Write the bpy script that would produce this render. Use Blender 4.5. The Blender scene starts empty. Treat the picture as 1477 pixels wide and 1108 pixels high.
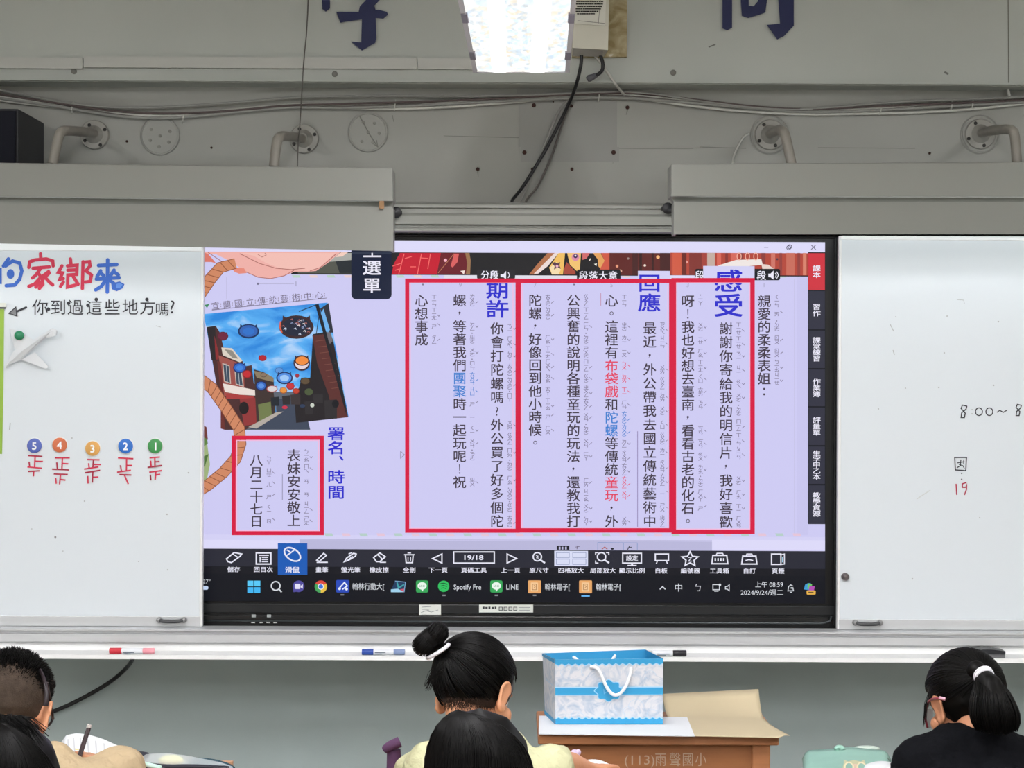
import bpy, bmesh, math, random
from mathutils import Vector, Matrix, noise
random.seed(7)
# ------------------------------------------------------------------ camera, light, exposure
W, H, F = 1477, 1108, 2927.0
CAM = Vector((0.0, -6.2, 1.55)); ROLL = math.radians(0.25)
SC = bpy.context.scene; COL = SC.collection
cd = bpy.data.cameras.new('camera'); cam = bpy.data.objects.new('camera', cd); COL.objects.link(cam)
cd.sensor_width = 36; cd.lens = 36 * F / W; cd.clip_start = 0.05; cd.clip_end = 50
c_, s_ = math.cos(ROLL), math.sin(ROLL)
cam.matrix_world = Matrix(((c_, -s_, 0, 0), (0, 0, -1, CAM.y), (s_, c_, 0, CAM.z), (0, 0, 0, 1)))
SC.camera = cam
wd = bpy.data.worlds.new('world'); SC.world = wd; wd.use_nodes = True
wd.node_tree.nodes['Background'].inputs[0].default_value = (0.8, 0.88, 1, 1)
wd.node_tree.nodes['Background'].inputs[1].default_value = 0.3
vs = SC.view_settings; SC.display_settings.display_device = 'sRGB'
vs.view_transform = 'Standard'; vs.look = 'None'; vs.gamma = 1; vs.use_curve_mapping = False; vs.exposure = 0.0
LAMP = 206.0       # radiance of the fluorescent tubes behind the diffusers over the class
LAMP_NEAR = 30.0   # the same, set dimmer for the lamp by the boards, against a hot spot
LAMP_BOARD = 8.0   # tubes of the two board lamps
try:
    SC.cycles.max_bounces = 8; SC.cycles.use_denoising = True
except Exception: pass

def P(px, py, d):
    dx, dy = px - W / 2, py - H / 2
    x0 = dx * c_ + dy * s_; y0 = -dx * s_ + dy * c_
    return Vector((x0 * d / F, d + CAM.y, CAM.z - y0 * d / F))
def X(px, d): return (px - W / 2) * d / F
def Zl(py, d): return CAM.z - (py - H / 2) * d / F        # level height of a line read at the middle of the frame
def lin(h):
    h = h.lstrip('#'); v = [int(h[i:i + 2], 16) / 255 for i in (0, 2, 4)]
    return tuple((c / 12.92 if c <= .04045 else ((c + .055) / 1.055) ** 2.4) for c in v) + (1,)

# ------------------------------------------------------------------ materials
MATS = {}
def mat(name, col, rough=.6, spec=.4, metal=0, var=0, scale=8, bump=0, bscale=60, stretch=None, trans=0, alpha=1, sheen=0, bdist=.004):
    if name in MATS: return MATS[name]
    m = bpy.data.materials.new(name); m.use_nodes = True; nt = m.node_tree; b = nt.nodes['Principled BSDF']
    c = lin(col) if isinstance(col, str) else tuple(col) + (1,)
    b.inputs['Base Color'].default_value = c; b.inputs['Roughness'].default_value = rough
    b.inputs['Specular IOR Level'].default_value = spec; b.inputs['Metallic'].default_value = metal
    b.inputs['Transmission Weight'].default_value = trans; b.inputs['Alpha'].default_value = alpha
    if sheen: b.inputs['Sheen Weight'].default_value = sheen
    tc = nt.nodes.new('ShaderNodeTexCoord'); mp = nt.nodes.new('ShaderNodeMapping'); nt.links.new(tc.outputs['Object'], mp.inputs[0])
    if stretch: mp.inputs['Scale'].default_value = stretch
    if var:
        n = nt.nodes.new('ShaderNodeTexNoise'); n.inputs['Scale'].default_value = scale; n.inputs['Detail'].default_value = 6
        nt.links.new(mp.outputs[0], n.inputs['Vector'])
        r = nt.nodes.new('ShaderNodeValToRGB'); r.color_ramp.elements[0].position = .3; r.color_ramp.elements[1].position = .7
        r.color_ramp.elements[0].color = tuple(x * (1 - var) for x in c[:3]) + (1,)
        r.color_ramp.elements[1].color = tuple(min(1, x * (1 + var)) for x in c[:3]) + (1,)
        nt.links.new(n.outputs['Fac'], r.inputs[0]); nt.links.new(r.outputs[0], b.inputs['Base Color'])
    if bump:
        n = nt.nodes.new('ShaderNodeTexNoise'); n.inputs['Scale'].default_value = bscale; n.inputs['Detail'].default_value = 4
        nt.links.new(mp.outputs[0], n.inputs['Vector'])
        bp = nt.nodes.new('ShaderNodeBump'); bp.inputs['Strength'].default_value = bump; bp.inputs['Distance'].default_value = bdist
        nt.links.new(n.outputs['Fac'], bp.inputs['Height']); nt.links.new(bp.outputs[0], b.inputs['Normal'])
    MATS[name] = m; return m
def glow(col, sample=False):
    k = 'glow' + col
    if k in MATS: return MATS[k]
    m = bpy.data.materials.new('screen_' + col.lstrip('#')); m.use_nodes = True; b = m.node_tree.nodes['Principled BSDF']
    b.inputs['Base Color'].default_value = (.006, .006, .007, 1); b.inputs['Roughness'].default_value = .4
    b.inputs['Specular IOR Level'].default_value = .12
    b.inputs['Emission Color'].default_value = lin(col); b.inputs['Emission Strength'].default_value = 1
    m.cycles.emission_sampling = 'FRONT' if sample else 'NONE'
    MATS[k] = m; return m

# ------------------------------------------------------------------ objects
ORG = {}
def tag(o, label=None, cat=None, group=None, kind=None):
    for k, v in (('label', label), ('category', cat), ('group', group), ('kind', kind)):
        if v: o[k] = v
    return o
def thing(name, loc, label, cat, group=None):
    o = bpy.data.objects.new(name, None); o.empty_display_size = .05; COL.objects.link(o)
    o.location = loc; ORG[o] = Vector(loc); return tag(o, label, cat, group)
def link(me, name, mats, parent=None, smooth=False, origin=None):
    """me holds world coordinates; move it to an origin of its own and link it"""
    vs_ = [v.co for v in me.vertices]
    lo = Vector((min(v[i] for v in vs_) for i in range(3))); hi = Vector((max(v[i] for v in vs_) for i in range(3)))
    o0 = origin or (Vector(((lo.x + hi.x) / 2, (lo.y + hi.y) / 2, lo.z)))
    me.transform(Matrix.Translation(-o0))
    for m in mats: me.materials.append(m)
    o = bpy.data.objects.new(name, me); COL.objects.link(o); ORG[o] = o0.copy()
    if parent: o.parent = parent; o.location = o0 - ORG[parent]
    else: o.location = o0
    if smooth:
        for p in me.polygons: p.use_smooth = True
    return o
class M:
    def __init__(s): s.v = []; s.f = []; s.i = []; s.mats = []
    def mi(s, m):
        if m not in s.mats: s.mats.append(m)
        return s.mats.index(m)
    def add(s, vs_, fs, m):
        b = len(s.v); s.v += [tuple(v) for v in vs_]; k = s.mi(m)
        for f in fs: s.f.append([b + i for i in f]); s.i.append(k)
        return s
    def hexa(s, front, back, m):      # four corners clockwise from top-left, front then back
        return s.add(list(front) + list(back), [(0, 3, 2, 1), (4, 5, 6, 7), (0, 1, 5, 4), (1, 2, 6, 5), (2, 3, 7, 6), (3, 0, 4, 7)], m)
    def box(s, x0, x1, y0, y1, z0, z1, m, rot=None, bev=0):
        if bev:
            bm = bmesh.new(); bmesh.ops.create_cube(bm, size=1)
            for v in bm.verts: v.co = Vector(((x0 + x1) / 2 + v.co.x * (x1 - x0), (y0 + y1) / 2 + v.co.y * (y1 - y0), (z0 + z1) / 2 + v.co.z * (z1 - z0)))
            bmesh.ops.bevel(bm, geom=bm.edges[:], offset=bev, segments=2, affect='EDGES', profile=.5)
            vs_ = [v.co.copy() for v in bm.verts]; bm.verts.index_update()
            fs = [[v.index for v in f.verts] for f in bm.faces]; bm.free()
        else:
            vs_ = [Vector(c) for c in ((x0, y0, z1), (x1, y0, z1), (x1, y0, z0), (x0, y0, z0), (x0, y1, z1), (x1, y1, z1), (x1, y1, z0), (x0, y1, z0))]
            fs = [(0, 3, 2, 1), (4, 5, 6, 7), (0, 1, 5, 4), (1, 2, 6, 5), (2, 3, 7, 6), (3, 0, 4, 7)]
        if rot: vs_ = [rot @ v for v in vs_]
        return s.add(vs_, fs, m)
    def tube(s, pts, r, m, n=10, cap=True, smoothpath=0):
        pts = [Vector(p) for p in pts]
        for _ in range(smoothpath):
            q = [pts[0]]
            for a, b in zip(pts, pts[1:]): q += [a * .75 + b * .25, a * .25 + b * .75]
            pts = q + [pts[-1]]
        rs = r if isinstance(r, (list, tuple)) else None
        vs_ = []; up = None
        for i, p in enumerate(pts):
            t = (pts[min(i + 1, len(pts) - 1)] - pts[max(i - 1, 0)]).normalized()
            if up is None: up = t.orthogonal().normalized()
            up = (up - t * up.dot(t))
            up = up.normalized() if up.length > 1e-6 else t.orthogonal().normalized()
            sd = t.cross(up)
            rr = r
            if rs: 
                q = i / (len(pts) - 1) * (len(rs) - 1); a = min(int(q), len(rs) - 2); rr = rs[a] + (rs[a + 1] - rs[a]) * (q - a)
            for k in range(n):
                a = 2 * math.pi * k / n; vs_.append(p + (up * math.cos(a) + sd * math.sin(a)) * rr)
        fs = [(i * n + k, i * n + (k + 1) % n, (i + 1) * n + (k + 1) % n, (i + 1) * n + k) for i in range(len(pts) - 1) for k in range(n)]
        if cap: fs += [tuple(range(n))[::-1], tuple((len(pts) - 1) * n + k for k in range(n))]
        return s.add(vs_, fs, m)
    def lathe(s, c, axis, prof, m, n=32):     # profile of (along axis, radius)
        c = Vector(c); ax = Vector(axis).normalized(); u = ax.orthogonal().normalized(); w = ax.cross(u)
        vs_ = [c + ax * h + (u * math.cos(2 * math.pi * k / n) + w * math.sin(2 * math.pi * k / n)) * max(r, 1e-5) for h, r in prof for k in range(n)]
        fs = [(i * n + k, (i + 1) * n + k, (i + 1) * n + (k + 1) % n, i * n + (k + 1) % n) for i in range(len(prof) - 1) for k in range(n)]
        fs += [tuple(range(n)), tuple((len(prof) - 1) * n + k for k in range(n))[::-1]]
        return s.add(vs_, fs, m)
    def ell(s, c, r, m, n=20, R=None):
        vs_ = []; k = n // 2
        for i in range(k + 1):
            t = math.pi * i / k
            for j in range(n):
                a = 2 * math.pi * j / n
                v = Vector((r[0] * math.sin(t) * math.cos(a), r[1] * math.sin(t) * math.sin(a), r[2] * math.cos(t)))
                vs_.append(Vector(c) + (R @ v if R else v))
        fs = [(i * n + j, (i + 1) * n + j, (i + 1) * n + (j + 1) % n, i * n + (j + 1) % n) for i in range(k) for j in range(n)]
        return s.add(vs_, fs, m)
    def grid(s, fn, nu, nv, m, thick=0):
        g = [[Vector(fn(i / nu, j / nv)) for i in range(nu + 1)] for j in range(nv + 1)]
        vs_ = [p for row in g for p in row]; w = nu + 1
        fs = [(j * w + i, j * w + i + 1, (j + 1) * w + i + 1, (j + 1) * w + i) for j in range(nv) for i in range(nu)]
        if thick:
            N = len(vs_); nr = []
            for j in range(nv + 1):
                for i in range(nu + 1):
                    a = g[j][min(i + 1, nu)] - g[j][max(i - 1, 0)]; b = g[min(j + 1, nv)][i] - g[max(j - 1, 0)][i]
                    nr.append(a.cross(b).normalized())
            vs_ = vs_ + [p - q * thick for p, q in zip(vs_, nr)]
            fs = fs + [tuple(N + k for k in f[::-1]) for f in fs]
            ed = [j * w for j in range(nv + 1)], [j * w + nu for j in range(nv + 1)], list(range(w)), [nv * w + i for i in range(w)]
            for e in ed:
                for a, b in zip(e, e[1:]): fs.append((a, b, N + b, N + a))
        return s.add(vs_, fs, m)
    def build(s, name, parent=None, smooth=False, fixn=True, origin=None, sharp=None):
        me = bpy.data.meshes.new(name); me.from_pydata(s.v, [], s.f); me.polygons.foreach_set('material_index', s.i)
        if fixn:
            bm = bmesh.new(); bm.from_mesh(me); bmesh.ops.remove_doubles(bm, verts=bm.verts, dist=1e-6)
            bmesh.ops.recalc_face_normals(bm, faces=bm.faces); bm.to_mesh(me); bm.free()
        o = link(me, name, s.mats, parent, smooth, origin)
        if smooth and sharp: me.set_sharp_from_angle(angle=math.radians(sharp))
        return o
def struct(o): o['kind'] = 'structure'; return o
def copy_tree(o, parent=None):
    c = o.copy(); COL.objects.link(c); ORG[c] = ORG[o].copy()
    if parent: c.parent = parent
    for ch in list(o.children): copy_tree(ch, c)
    return c

# ------------------------------------------------------------------ flat graphics: writing, screen content
GL = {}
def glyph(ch):
    k = ch
    if k == '童' and k not in GL:          # built from its two halves, the font's own outline is faulty
        (a, fa), (b_, fb) = glyph('立'), glyph('里')
        GL[k] = ([(x, .45 + (y + .07) * .42, 0) for x, y, z in a] + [(x, -.08 + (y + .08) * .60, 0) for x, y, z in b_], fa + [tuple(i + len(a) for i in f) for f in fb])
    if k not in GL:
        cu = bpy.data.curves.new('g', 'FONT'); cu.body = ch; cu.resolution_u = 3
        o = bpy.data.objects.new('g', cu); COL.objects.link(o)
        dg = bpy.context.evaluated_depsgraph_get(); dg.update()
        me = bpy.data.meshes.new_from_object(o.evaluated_get(dg))
        GL[k] = ([tuple(v.co) for v in me.vertices], [tuple(p.vertices) for p in me.polygons])
        bpy.data.objects.remove(o); bpy.data.curves.remove(cu); bpy.data.meshes.remove(me)
    return GL[k]
class G:
    """drawing in photograph pixels on a plane at distance d; fn maps (px, py, layer) to a point"""
    def __init__(s, d=None, fn=None, eps=.000008, base=.0004):
        s.m = M(); s.d = d; s.n = 0; s.eps = eps; s.base = base
        s.fn = fn or (lambda x, y, l: P(x, y, s.d) - Vector((0, l, 0)))
    def L(s): s.n += 1; return s.base + s.n * s.eps
    def poly(s, pts, m):
        l = s.L(); s.m.add([s.fn(x, y, l) for x, y in pts], [tuple(range(len(pts)))], m); return s
    def rect(s, x0, y0, x1, y1, m, lev=True):
        xc = (x0 + x1) / 2; t = .00436 if lev else 0
        f = lambda x, y: (x, y + (x - xc) * t)
        return s.poly([f(x0, y0), f(x1, y0), f(x1, y1), f(x0, y1)], m)
    def rrect(s, x0, y0, x1, y1, r, m):
        pts = []
        for cx, cy, a0 in ((x1 - r, y0 + r, -90), (x1 - r, y1 - r, 0), (x0 + r, y1 - r, 90), (x0 + r, y0 + r, 180)):
            for k in range(5):
                a = math.radians(a0 + k * 22.5); pts.append((cx + r * math.cos(a), cy + r * math.sin(a)))
        return s.poly(pts, m)
    def frame(s, x0, y0, x1, y1, w, m):
        s.stroke([(x0, y0), (x1, y0), (x1, y1), (x0, y1), (x0, y0)], w, m); return s.dot(x0, y0, w / 2, m)
    def dot(s, x, y, r, m, ry=None, n=20):
        ry = ry or r
        return s.poly([(x + r * math.cos(2 * math.pi * k / n), y + ry * math.sin(2 * math.pi * k / n)) for k in range(n)], m)
    def ring(s, x, y, r, w, m, ry=None):
        ry = ry or r
        return s.stroke([(x + r * math.cos(2 * math.pi * k / 20), y + ry * math.sin(2 * math.pi * k / 20)) for k in range(21)], w, m)
    def stroke(s, pts, w, m, w2=None):
        l = s.L(); n = len(pts); L_, R_ = [], []
        for i, p in enumerate(pts):
            a = pts[max(i - 1, 0)]; b = pts[min(i + 1, n - 1)]
            if i == 0 and pts[0] == pts[-1] and n > 2: a = pts[-2]
            if i == n - 1 and pts[0] == pts[-1] and n > 2: b = pts[1]
            def nrm(u, v):
                dx, dy = v[0] - u[0], v[1] - u[1]; q = math.hypot(dx, dy) or 1; return (-dy / q, dx / q)
            n1 = nrm(a, p) if a != p else nrm(p, b); n2 = nrm(p, b) if b != p else n1
            mx, my = n1[0] + n2[0], n1[1] + n2[1]; q = mx * mx + my * my
            k = 2 / q if q > .4 else 1.6
            ww = (w if w2 is None else w + (w2 - w) * i / max(1, n - 1)) / 2
            L_.append((p[0] + mx * k * ww, p[1] + my * k * ww)); R_.append((p[0] - mx * k * ww, p[1] - my * k * ww))
        s.m.add([s.fn(x, y, l) for x, y in L_ + R_], [(i, i + 1, n + i + 1, n + i) for i in range(n - 1)], m); return s
    def ch(s, c, x, y, size, m, off=0.0, rot=0, l=None, sx=1):     # one CJK character centred on x, y
        vs_, fs = glyph(c); l = l or s.L(); ca, sa = math.cos(rot), math.sin(rot); b_ = off * .75
        for k, (bx, by) in enumerate(((-b_, -b_), (b_, -b_), (-b_, b_), (b_, b_)) if off > 0 else ((0, 0),)):   # bold: struck four times
            o = []
            for vx, vy, _ in vs_:
                u, v = (vx + bx - .5) * size * sx, -(vy + by - .37) * size
                o.append(s.fn(x + u * ca - v * sa, y + u * sa + v * ca, l + k * .000002))
            s.m.add(o, fs, m)
        return s
    def text(s, t, x, y, size, m, off=0.0, anchor='l', width=None, rot=0):   # a line; y is the baseline's middle height
        vs_, fs = glyph(t); b_ = off * .75
        x0, x1 = min(v[0] for v in vs_), max(v[0] for v in vs_)
        k = size if width is None else width / (x1 - x0)
        ox = {'l': x0, 'c': (x0 + x1) / 2, 'r': x1}[anchor]; l = s.L(); ca, sa = math.cos(rot), math.sin(rot)
        for j, (bx, by) in enumerate(((-b_, -b_), (b_, -b_), (-b_, b_), (b_, b_)) if off > 0 else ((0, 0),)):
            o = []
            for v in vs_:
                u, w = (v[0] + bx - ox) * k, -(v[1] + by - .36) * size
                o.append(s.fn(x + u * ca - w * sa, y + u * sa + w * ca, l + j * .000002))
            s.m.add(o, fs, m)
        return s
    def build(s, name, parent): return s.m.build(name, parent, fixn=False)
    def cut(s, name, parent, label=None):      # link what was drawn since the last cut as one part
        if s.m.f:
            o = s.m.build(name, parent, fixn=False)
            if label: o['label'] = label
        s.m = M()
# ------------------------------------------------------------------ the room
wallpaint = mat('wall_paint', '#989892', .75, .25, var=.05, scale=3, bump=.12, bscale=40)
dado = mat('dado_paint', '#a5b2b1', .6, .3, var=.05, scale=4, bump=.12, bscale=50)
beamp = mat('beam_paint', '#b0b4ae', .75, .25, var=.04, scale=2, bump=.1, bscale=30)
patchp = mat('patch_paint', '#8e8e8a', .7, .25, var=.04, scale=5)
hole = mat('rust_hole', '#3a2622', .8, .2)
grime = mat('grime', '#74746f', .9, .1)
ceilp = mat('ceiling_paint', '#dcdcd8', .85, .2)
sidep = mat('side_wall_paint', '#d2d2cc', .75, .25, var=.04, scale=3)
floorm = mat('floor_terrazzo', '#8f8b84', .5, .4, var=.12, scale=60)
m = M(); m.box(-4, 4, 0, .12, 0, 3.2, wallpaint); wall = struct(m.build('wall_front'))
# painted lower part of the wall, beneath the tray
m = M(); m.box(-4, 4, -.004, 0.0005, .09, Zl(935, 6.2), dado); o = m.build('dado_paint_band', wall)
m = M(); m.box(-4, 4, -.012, .0005, 0, .09, mat('skirting', '#6f7470', .6)); struct(m.build('baseboard_front'))
# old mounting patch and screw holes
m = M()
for x0, y0, x1, y1 in ((748, 146, 890, 212), (751, 212, 893, 234), (745, 123, 905, 146)):
    m.hexa([P(x0, y0, 6.197), P(x1, y0, 6.197), P(x1, y1, 6.197), P(x0, y1, 6.197)], [P(x0, y0, 6.2005), P(x1, y0, 6.2005), P(x1, y1, 6.2005), P(x0, y1, 6.2005)], patchp)
m.build('paint_patch', wall)
hs = [(757, 139, 2.6), (770, 152, 3.2), (824, 153, 2.6), (905, 155, 2.8), (756.5, 220, 3.2), (885, 220, 3.4), (689, 244, 2.6), (768, 244, 2.4), (825, 244, 2.4), (798, 147, 1.2), (1341, 221, 1.8), (183, 204, 1.8), (305, 213, 1.6)]
for x, y, r in hs:
    m = M(); c = P(x, y, 6.198); m.lathe(c, (0, -1, 0), [(-.004, r * .0021), (.002, r * .0021), (.003, r * .0013)], hole, 10); m.build('screw_hole', wall)
g = G(6.199)
for a in ([(770, 156), (769, 170)], [(689, 247), (690, 256)], [(756, 224), (757, 232)], [(885, 224), (884, 236)], [(905, 159), (903, 166)]): g.stroke(a, 1.6, grime, .4)
for a in ([(800, 214), (1000, 214)], [(640, 196), (760, 199), (890, 196)], [(0, 206), (60, 207)], [(1010, 212), (1076, 214)], [(1180, 213), (1320, 214)], [(566, 166), (568, 176)]): g.stroke(a, .8, grime)
g.build('wall_scuffs', wall)
# the projecting beam above
zb = Zl(121, 6.1)
m = M(); m.box(-4, 4, -.10, .02, zb, 3.2, beamp, bev=.004); beam = struct(m.build('trim_1'))
g = G(6.0995)
seam = mat('seam', '#77776f', .9, .1)
g.stroke([(1454, -10), (1455, 121)], 1.6, seam); g.stroke([(1362, 104), (1368, 107)], 3, grime); g.stroke([(1022, 68), (1032, 64)], 2, grime)
g.build('panel_seam', beam)
for nm, x, y in (('bolt', 483, 107), ('bolt', 971, 105), ('bolt', 107, 103)):
    m = M(); m.lathe(P(x, y, 6.102), (0, -1, 0), [(-.003, .009), (.004, .009), (.006, .004)], grime, 12); m.build(nm, beam)
m = M(); m.box(-4, 4, -.112, -.0995, Zl(119, 6.09), Zl(116.6, 6.09), beamp); m.build('drip_edge', beam)
# flat conduit on the beam, west half
trunk = mat('trunking_plastic', '#b2b3ad', .5, .4)
t = thing('cable_trunking', (X(300, 6.08), -.1, Zl(97, 6.08)), 'flat grey-white plastic cable trunking running across the beam behind the fluorescent lamp', 'trunking')
for x0, x1 in ((-400, 119), (120.5, 601), (602.5, 760)):
    m = M(); xc = (x0 + x1) / 2
    m.hexa([P(x0, 79, 6.085), P(x1, 80 + (x1 - x0) * .006, 6.085), P(x1, 96 + (x1 - x0) * .006, 6.085), P(x0, 95.5, 6.085)] if x0 < 0 else [P(x0, 81 + (x0 - 120) * .005, 6.085), P(x1, 81 + (x1 - 120) * .005, 6.085), P(x1, 97 + (x1 - 120) * .005, 6.085), P(x0, 97 + (x0 - 120) * .005, 6.085)],
           [q + Vector((0, .02, 0)) for q in ([P(x0, 79, 6.085), P(x1, 80 + (x1 - x0) * .006, 6.085), P(x1, 96 + (x1 - x0) * .006, 6.085), P(x0, 95.5, 6.085)] if x0 < 0 else [P(x0, 81 + (x0 - 120) * .005, 6.085), P(x1, 81 + (x1 - 120) * .005, 6.085), P(x1, 97 + (x1 - 120) * .005, 6.085), P(x0, 97 + (x0 - 120) * .005, 6.085)])], trunk)
    m.build('trunking_cover', t)
for nm, bx in (('floor', (-4, 4, -8.4, .12, -.1, 0, floorm)), ('ceiling', (-4, 4, -8.4, .12, 3.2, 3.3, ceilp)), ('wall_left', (-4.1, -4, -8.4, .12, 0, 3.2, sidep)),
               ('wall_right', (4, 4.1, -8.4, .12, 0, 3.2, sidep)), ('wall_back', (-4, 4, -8.5, -8.4, 0, 3.2, sidep))):
    m = M(); m.box(*bx); struct(m.build(nm))

# ------------------------------------------------------------------ fluorescent lamp (and its like over the rest of the room)
steel = mat('white_steel', '#d8d8d6', .45, .4)
N = Lk = nt = None
def mth(op, a, b_=None, c=None):
    n = N('ShaderNodeMath'); n.operation = op
    for i, v in enumerate((a, b_, c)):
        if v is None: continue
        if isinstance(v, (int, float)): n.inputs[i].default_value = v
        else: Lk(v, n.inputs[i])
    return n.outputs[0]
def diffuser_mat(power):
    global N, Lk, nt
    dm = bpy.data.materials.new('lamp_diffuser'); dm.use_nodes = True; nt = dm.node_tree; b = nt.nodes['Principled BSDF']
    b.inputs['Base Color'].default_value = (.8, .8, .8, 1); b.inputs['Roughness'].default_value = .3
    N = nt.nodes.new; Lk = nt.links.new
    tc = N('ShaderNodeTexCoord'); sp = N('ShaderNodeSeparateXYZ'); Lk(tc.outputs['Object'], sp.inputs[0])
    ax = mth('ABSOLUTE', sp.outputs[0])
    st = mth('POWER', 2.718, mth('MULTIPLY', mth('POWER', mth('ABSOLUTE', mth('DIVIDE', mth('SUBTRACT', ax, .052), .0165)), 8), -1))
    mp = N('ShaderNodeMapping'); mp.inputs['Scale'].default_value = (85, 26, 1); Lk(tc.outputs['Object'], mp.inputs[0])
    nz = N('ShaderNodeTexVoronoi'); nz.distance = 'CHEBYCHEV'; nz.inputs['Scale'].default_value = 1; Lk(mp.outputs[0], nz.inputs['Vector'])
    rp = N('ShaderNodeValToRGB'); e = rp.color_ramp.elements; e[0].position = 0; e[0].color = (.50, .58, .60, 1); e[1].position = 1; e[1].color = (.80, .68, .46, 1)
    for p_, c in ((.25, (.55, .78, 1, 1)), (.5, (.95, 1, 1, 1)), (.72, (.78, .82, .82, 1))): q = e.new(p_); q.color = c
    sc_ = N('ShaderNodeSeparateColor'); Lk(nz.outputs['Color'], sc_.inputs[0]); Lk(sc_.outputs[0], rp.inputs[0])
    mx = N('ShaderNodeMix'); mx.data_type = 'RGBA'; mx.inputs['B'].default_value = (1, .98, 1, 1); Lk(st, mx.inputs['Factor']); Lk(rp.outputs[0], mx.inputs['A']); Lk(mx.outputs['Result'], b.inputs['Emission Color']); Lk(mth('MULTIPLY_ADD', st, power, .95), b.inputs['Emission Strength'])
    return dm
dm_near, dm_far = diffuser_mat(LAMP_NEAR), diffuser_mat(LAMP)
Zd = CAM.z + 452 * 5.54 / F
def lamp_fixture(dm):
    c0 = Vector((.013, -1.28, 0)); Ry = Matrix.Rotation(-.0134, 3, 'Z')
    T = lambda x, y, z: c0 + Ry @ Vector((x, y, 0)) + Vector((0, 0, z))
    w, l, h = .1195, .62, .075
    t = thing('fluorescent_lamp', (c0.x, c0.y, Zd - .004), 'bright fluorescent ceiling lamp with ribbed diffuser hanging before the blue wall characters', 'lamp')
    m = M()    # tray with sloped sides
    o_ = [(-w - .012, -l - .015), (w + .012, -l - .015), (w + .012, l + .015), (-w - .012, l + .015)]; i_ = [(-w, -l), (w, -l), (w, l), (-w, l)]
    tp = [(-w * .6, -l), (w * .6, -l), (w * .6, l), (-w * .6, l)]
    vs_ = [T(x, y, Zd - .004) for x, y in o_] + [T(x, y, Zd - .004) for x, y in i_] + [T(x, y, Zd + .018) for x, y in o_] + [T(x, y, Zd + h) for x, y in tp] + [T(x, y, Zd + .006) for x, y in i_]
    fs = []
    for k in range(4):
        n = (k + 1) % 4
        fs += [(k, n, 4 + n, 4 + k), (k, n, 8 + n, 8 + k), (8 + k, 8 + n, 12 + n, 12 + k), (4 + k, 4 + n, 16 + n, 16 + k)]
    fs += [(12, 13, 14, 15), (16, 17, 18, 19)]
    m.add(vs_, fs, steel); m.build('housing', t)
    m = M(); m.add([T(x, y, Zd) for x, y in i_], [(3, 2, 1, 0)], dm); d = m.build('diffuser', t, fixn=False, origin=T(0, 0, Zd))
    clip = mat('clip_steel', '#8a8690', .4, .5)
    for s in (-1, 1):
        for yy in (.34, -.2):
            m = M(); m.box(s * (w + .004) - .008, s * (w + .004) + .008, yy - .055, yy + .055, -.007, .0, clip, bev=.002)
            m.v = [tuple(T(v[0], v[1], Zd + v[2])) for v in m.v]; m.build('clip', t)
    for yy in (-.4, .4):
        m = M(); m.tube([T(0, yy, Zd + h - .002), T(0, yy, 3.2)], .006, steel, 8); m.build('hanging_rod', t, True)
    return t
lamp0 = lamp_fixture(dm_near)
far_data = [ch for ch in lamp0.children if ch.name.startswith('diffuser')][0].data.copy(); far_data.materials[0] = dm_far
for xx in (-2.6, 0, 2.6):
    for yy in (-3.1, -5.0, -6.9):
        c = copy_tree(lamp0); c.location = (xx, yy, Zd + .52); c['label'] = 'plain fluorescent lamp hung close under the ceiling over the pupils'; c['group'] = 'ceiling lamps over the classroom'
        for ch in c.children:
            if ch.name.startswith('diffuser'): ch.data = far_data
            if ch.name.startswith('hanging_rod'): ch.scale = (1, 1, (3.2 - Zd - .52 - .077) / (3.2 - Zd - .077))

# ------------------------------------------------------------------ blue characters on the beam
navy = mat('navy_letter', '#131b49', .5, .4)
def letter(name, polys, holes, label, grp):
    m = M()
    for pl in polys:
        n = len(pl); a = [P(x, y, 6.092) for x, y in pl]; b_ = [P(x, y, 6.1005) for x, y in pl]
        m.add(a + b_, [tuple(range(n)), tuple(range(n, 2 * n))[::-1]] + [(i, (i + 1) % n, n + (i + 1) % n, n + i) for i in range(n)], navy)
    tag(m.build(name), label, 'lettering', grp)
letter('wall_character', [[(485, 17), (491, 33), (495, 32), (522, 28), (521, 61), (506, 60), (522, 73), (541, 62), (543, 55), (542, 26), (553, 27), (560, 21), (558, 17), (546, 14), (519, 17)], [(517, 18), (542, 15), (540, 8), (552, -4), (546, -14), (505, -12), (503, -2), (528, 0), (519, 9)],
    [(464, -10), (476, -10), (476, 12), (470, 17), (465, 13)], [(476, -22), (560, -24), (576, -28), (572, -8), (560, -10), (562, -16), (476, -13)], [(480, -60), (490, -60), (492, -26), (480, -24)], [(548, -60), (560, -60), (556, -26), (546, -26)]],
    None, 'navy blue brush-style character on the beam, its single foot ending in a hooked stroke', 'navy characters on the beam')
letter('wall_character', [[(1042, -70), (1056, -70), (1056, 40), (1049, 44), (1042, 41)], [(1067, -22), (1110, -24), (1105, 18), (1095, 20), (1079, 26), (1070, 24), (1068, 4)][:0] or [(1067, -20), (1080, -20), (1080, 8), (1087, 9), (1093, 2), (1097, -20), (1109, -20), (1104, 18), (1096, 21), (1079, 26), (1070, 23)],
    [(1067, -32), (1109, -34), (1109, -19), (1067, -19)], [(1118, -70), (1145, -74), (1145, 37), (1131, 52), (1121, 57), (1106, 36), (1125, 34)], [(1057, -70), (1078, -70), (1078, -46), (1057, -44)], [(1098, -70), (1117, -70), (1117, -46), (1098, -44)]],
    None, 'navy blue gate-shaped character with a small box inside, high on the beam', 'navy characters on the beam')

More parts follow.
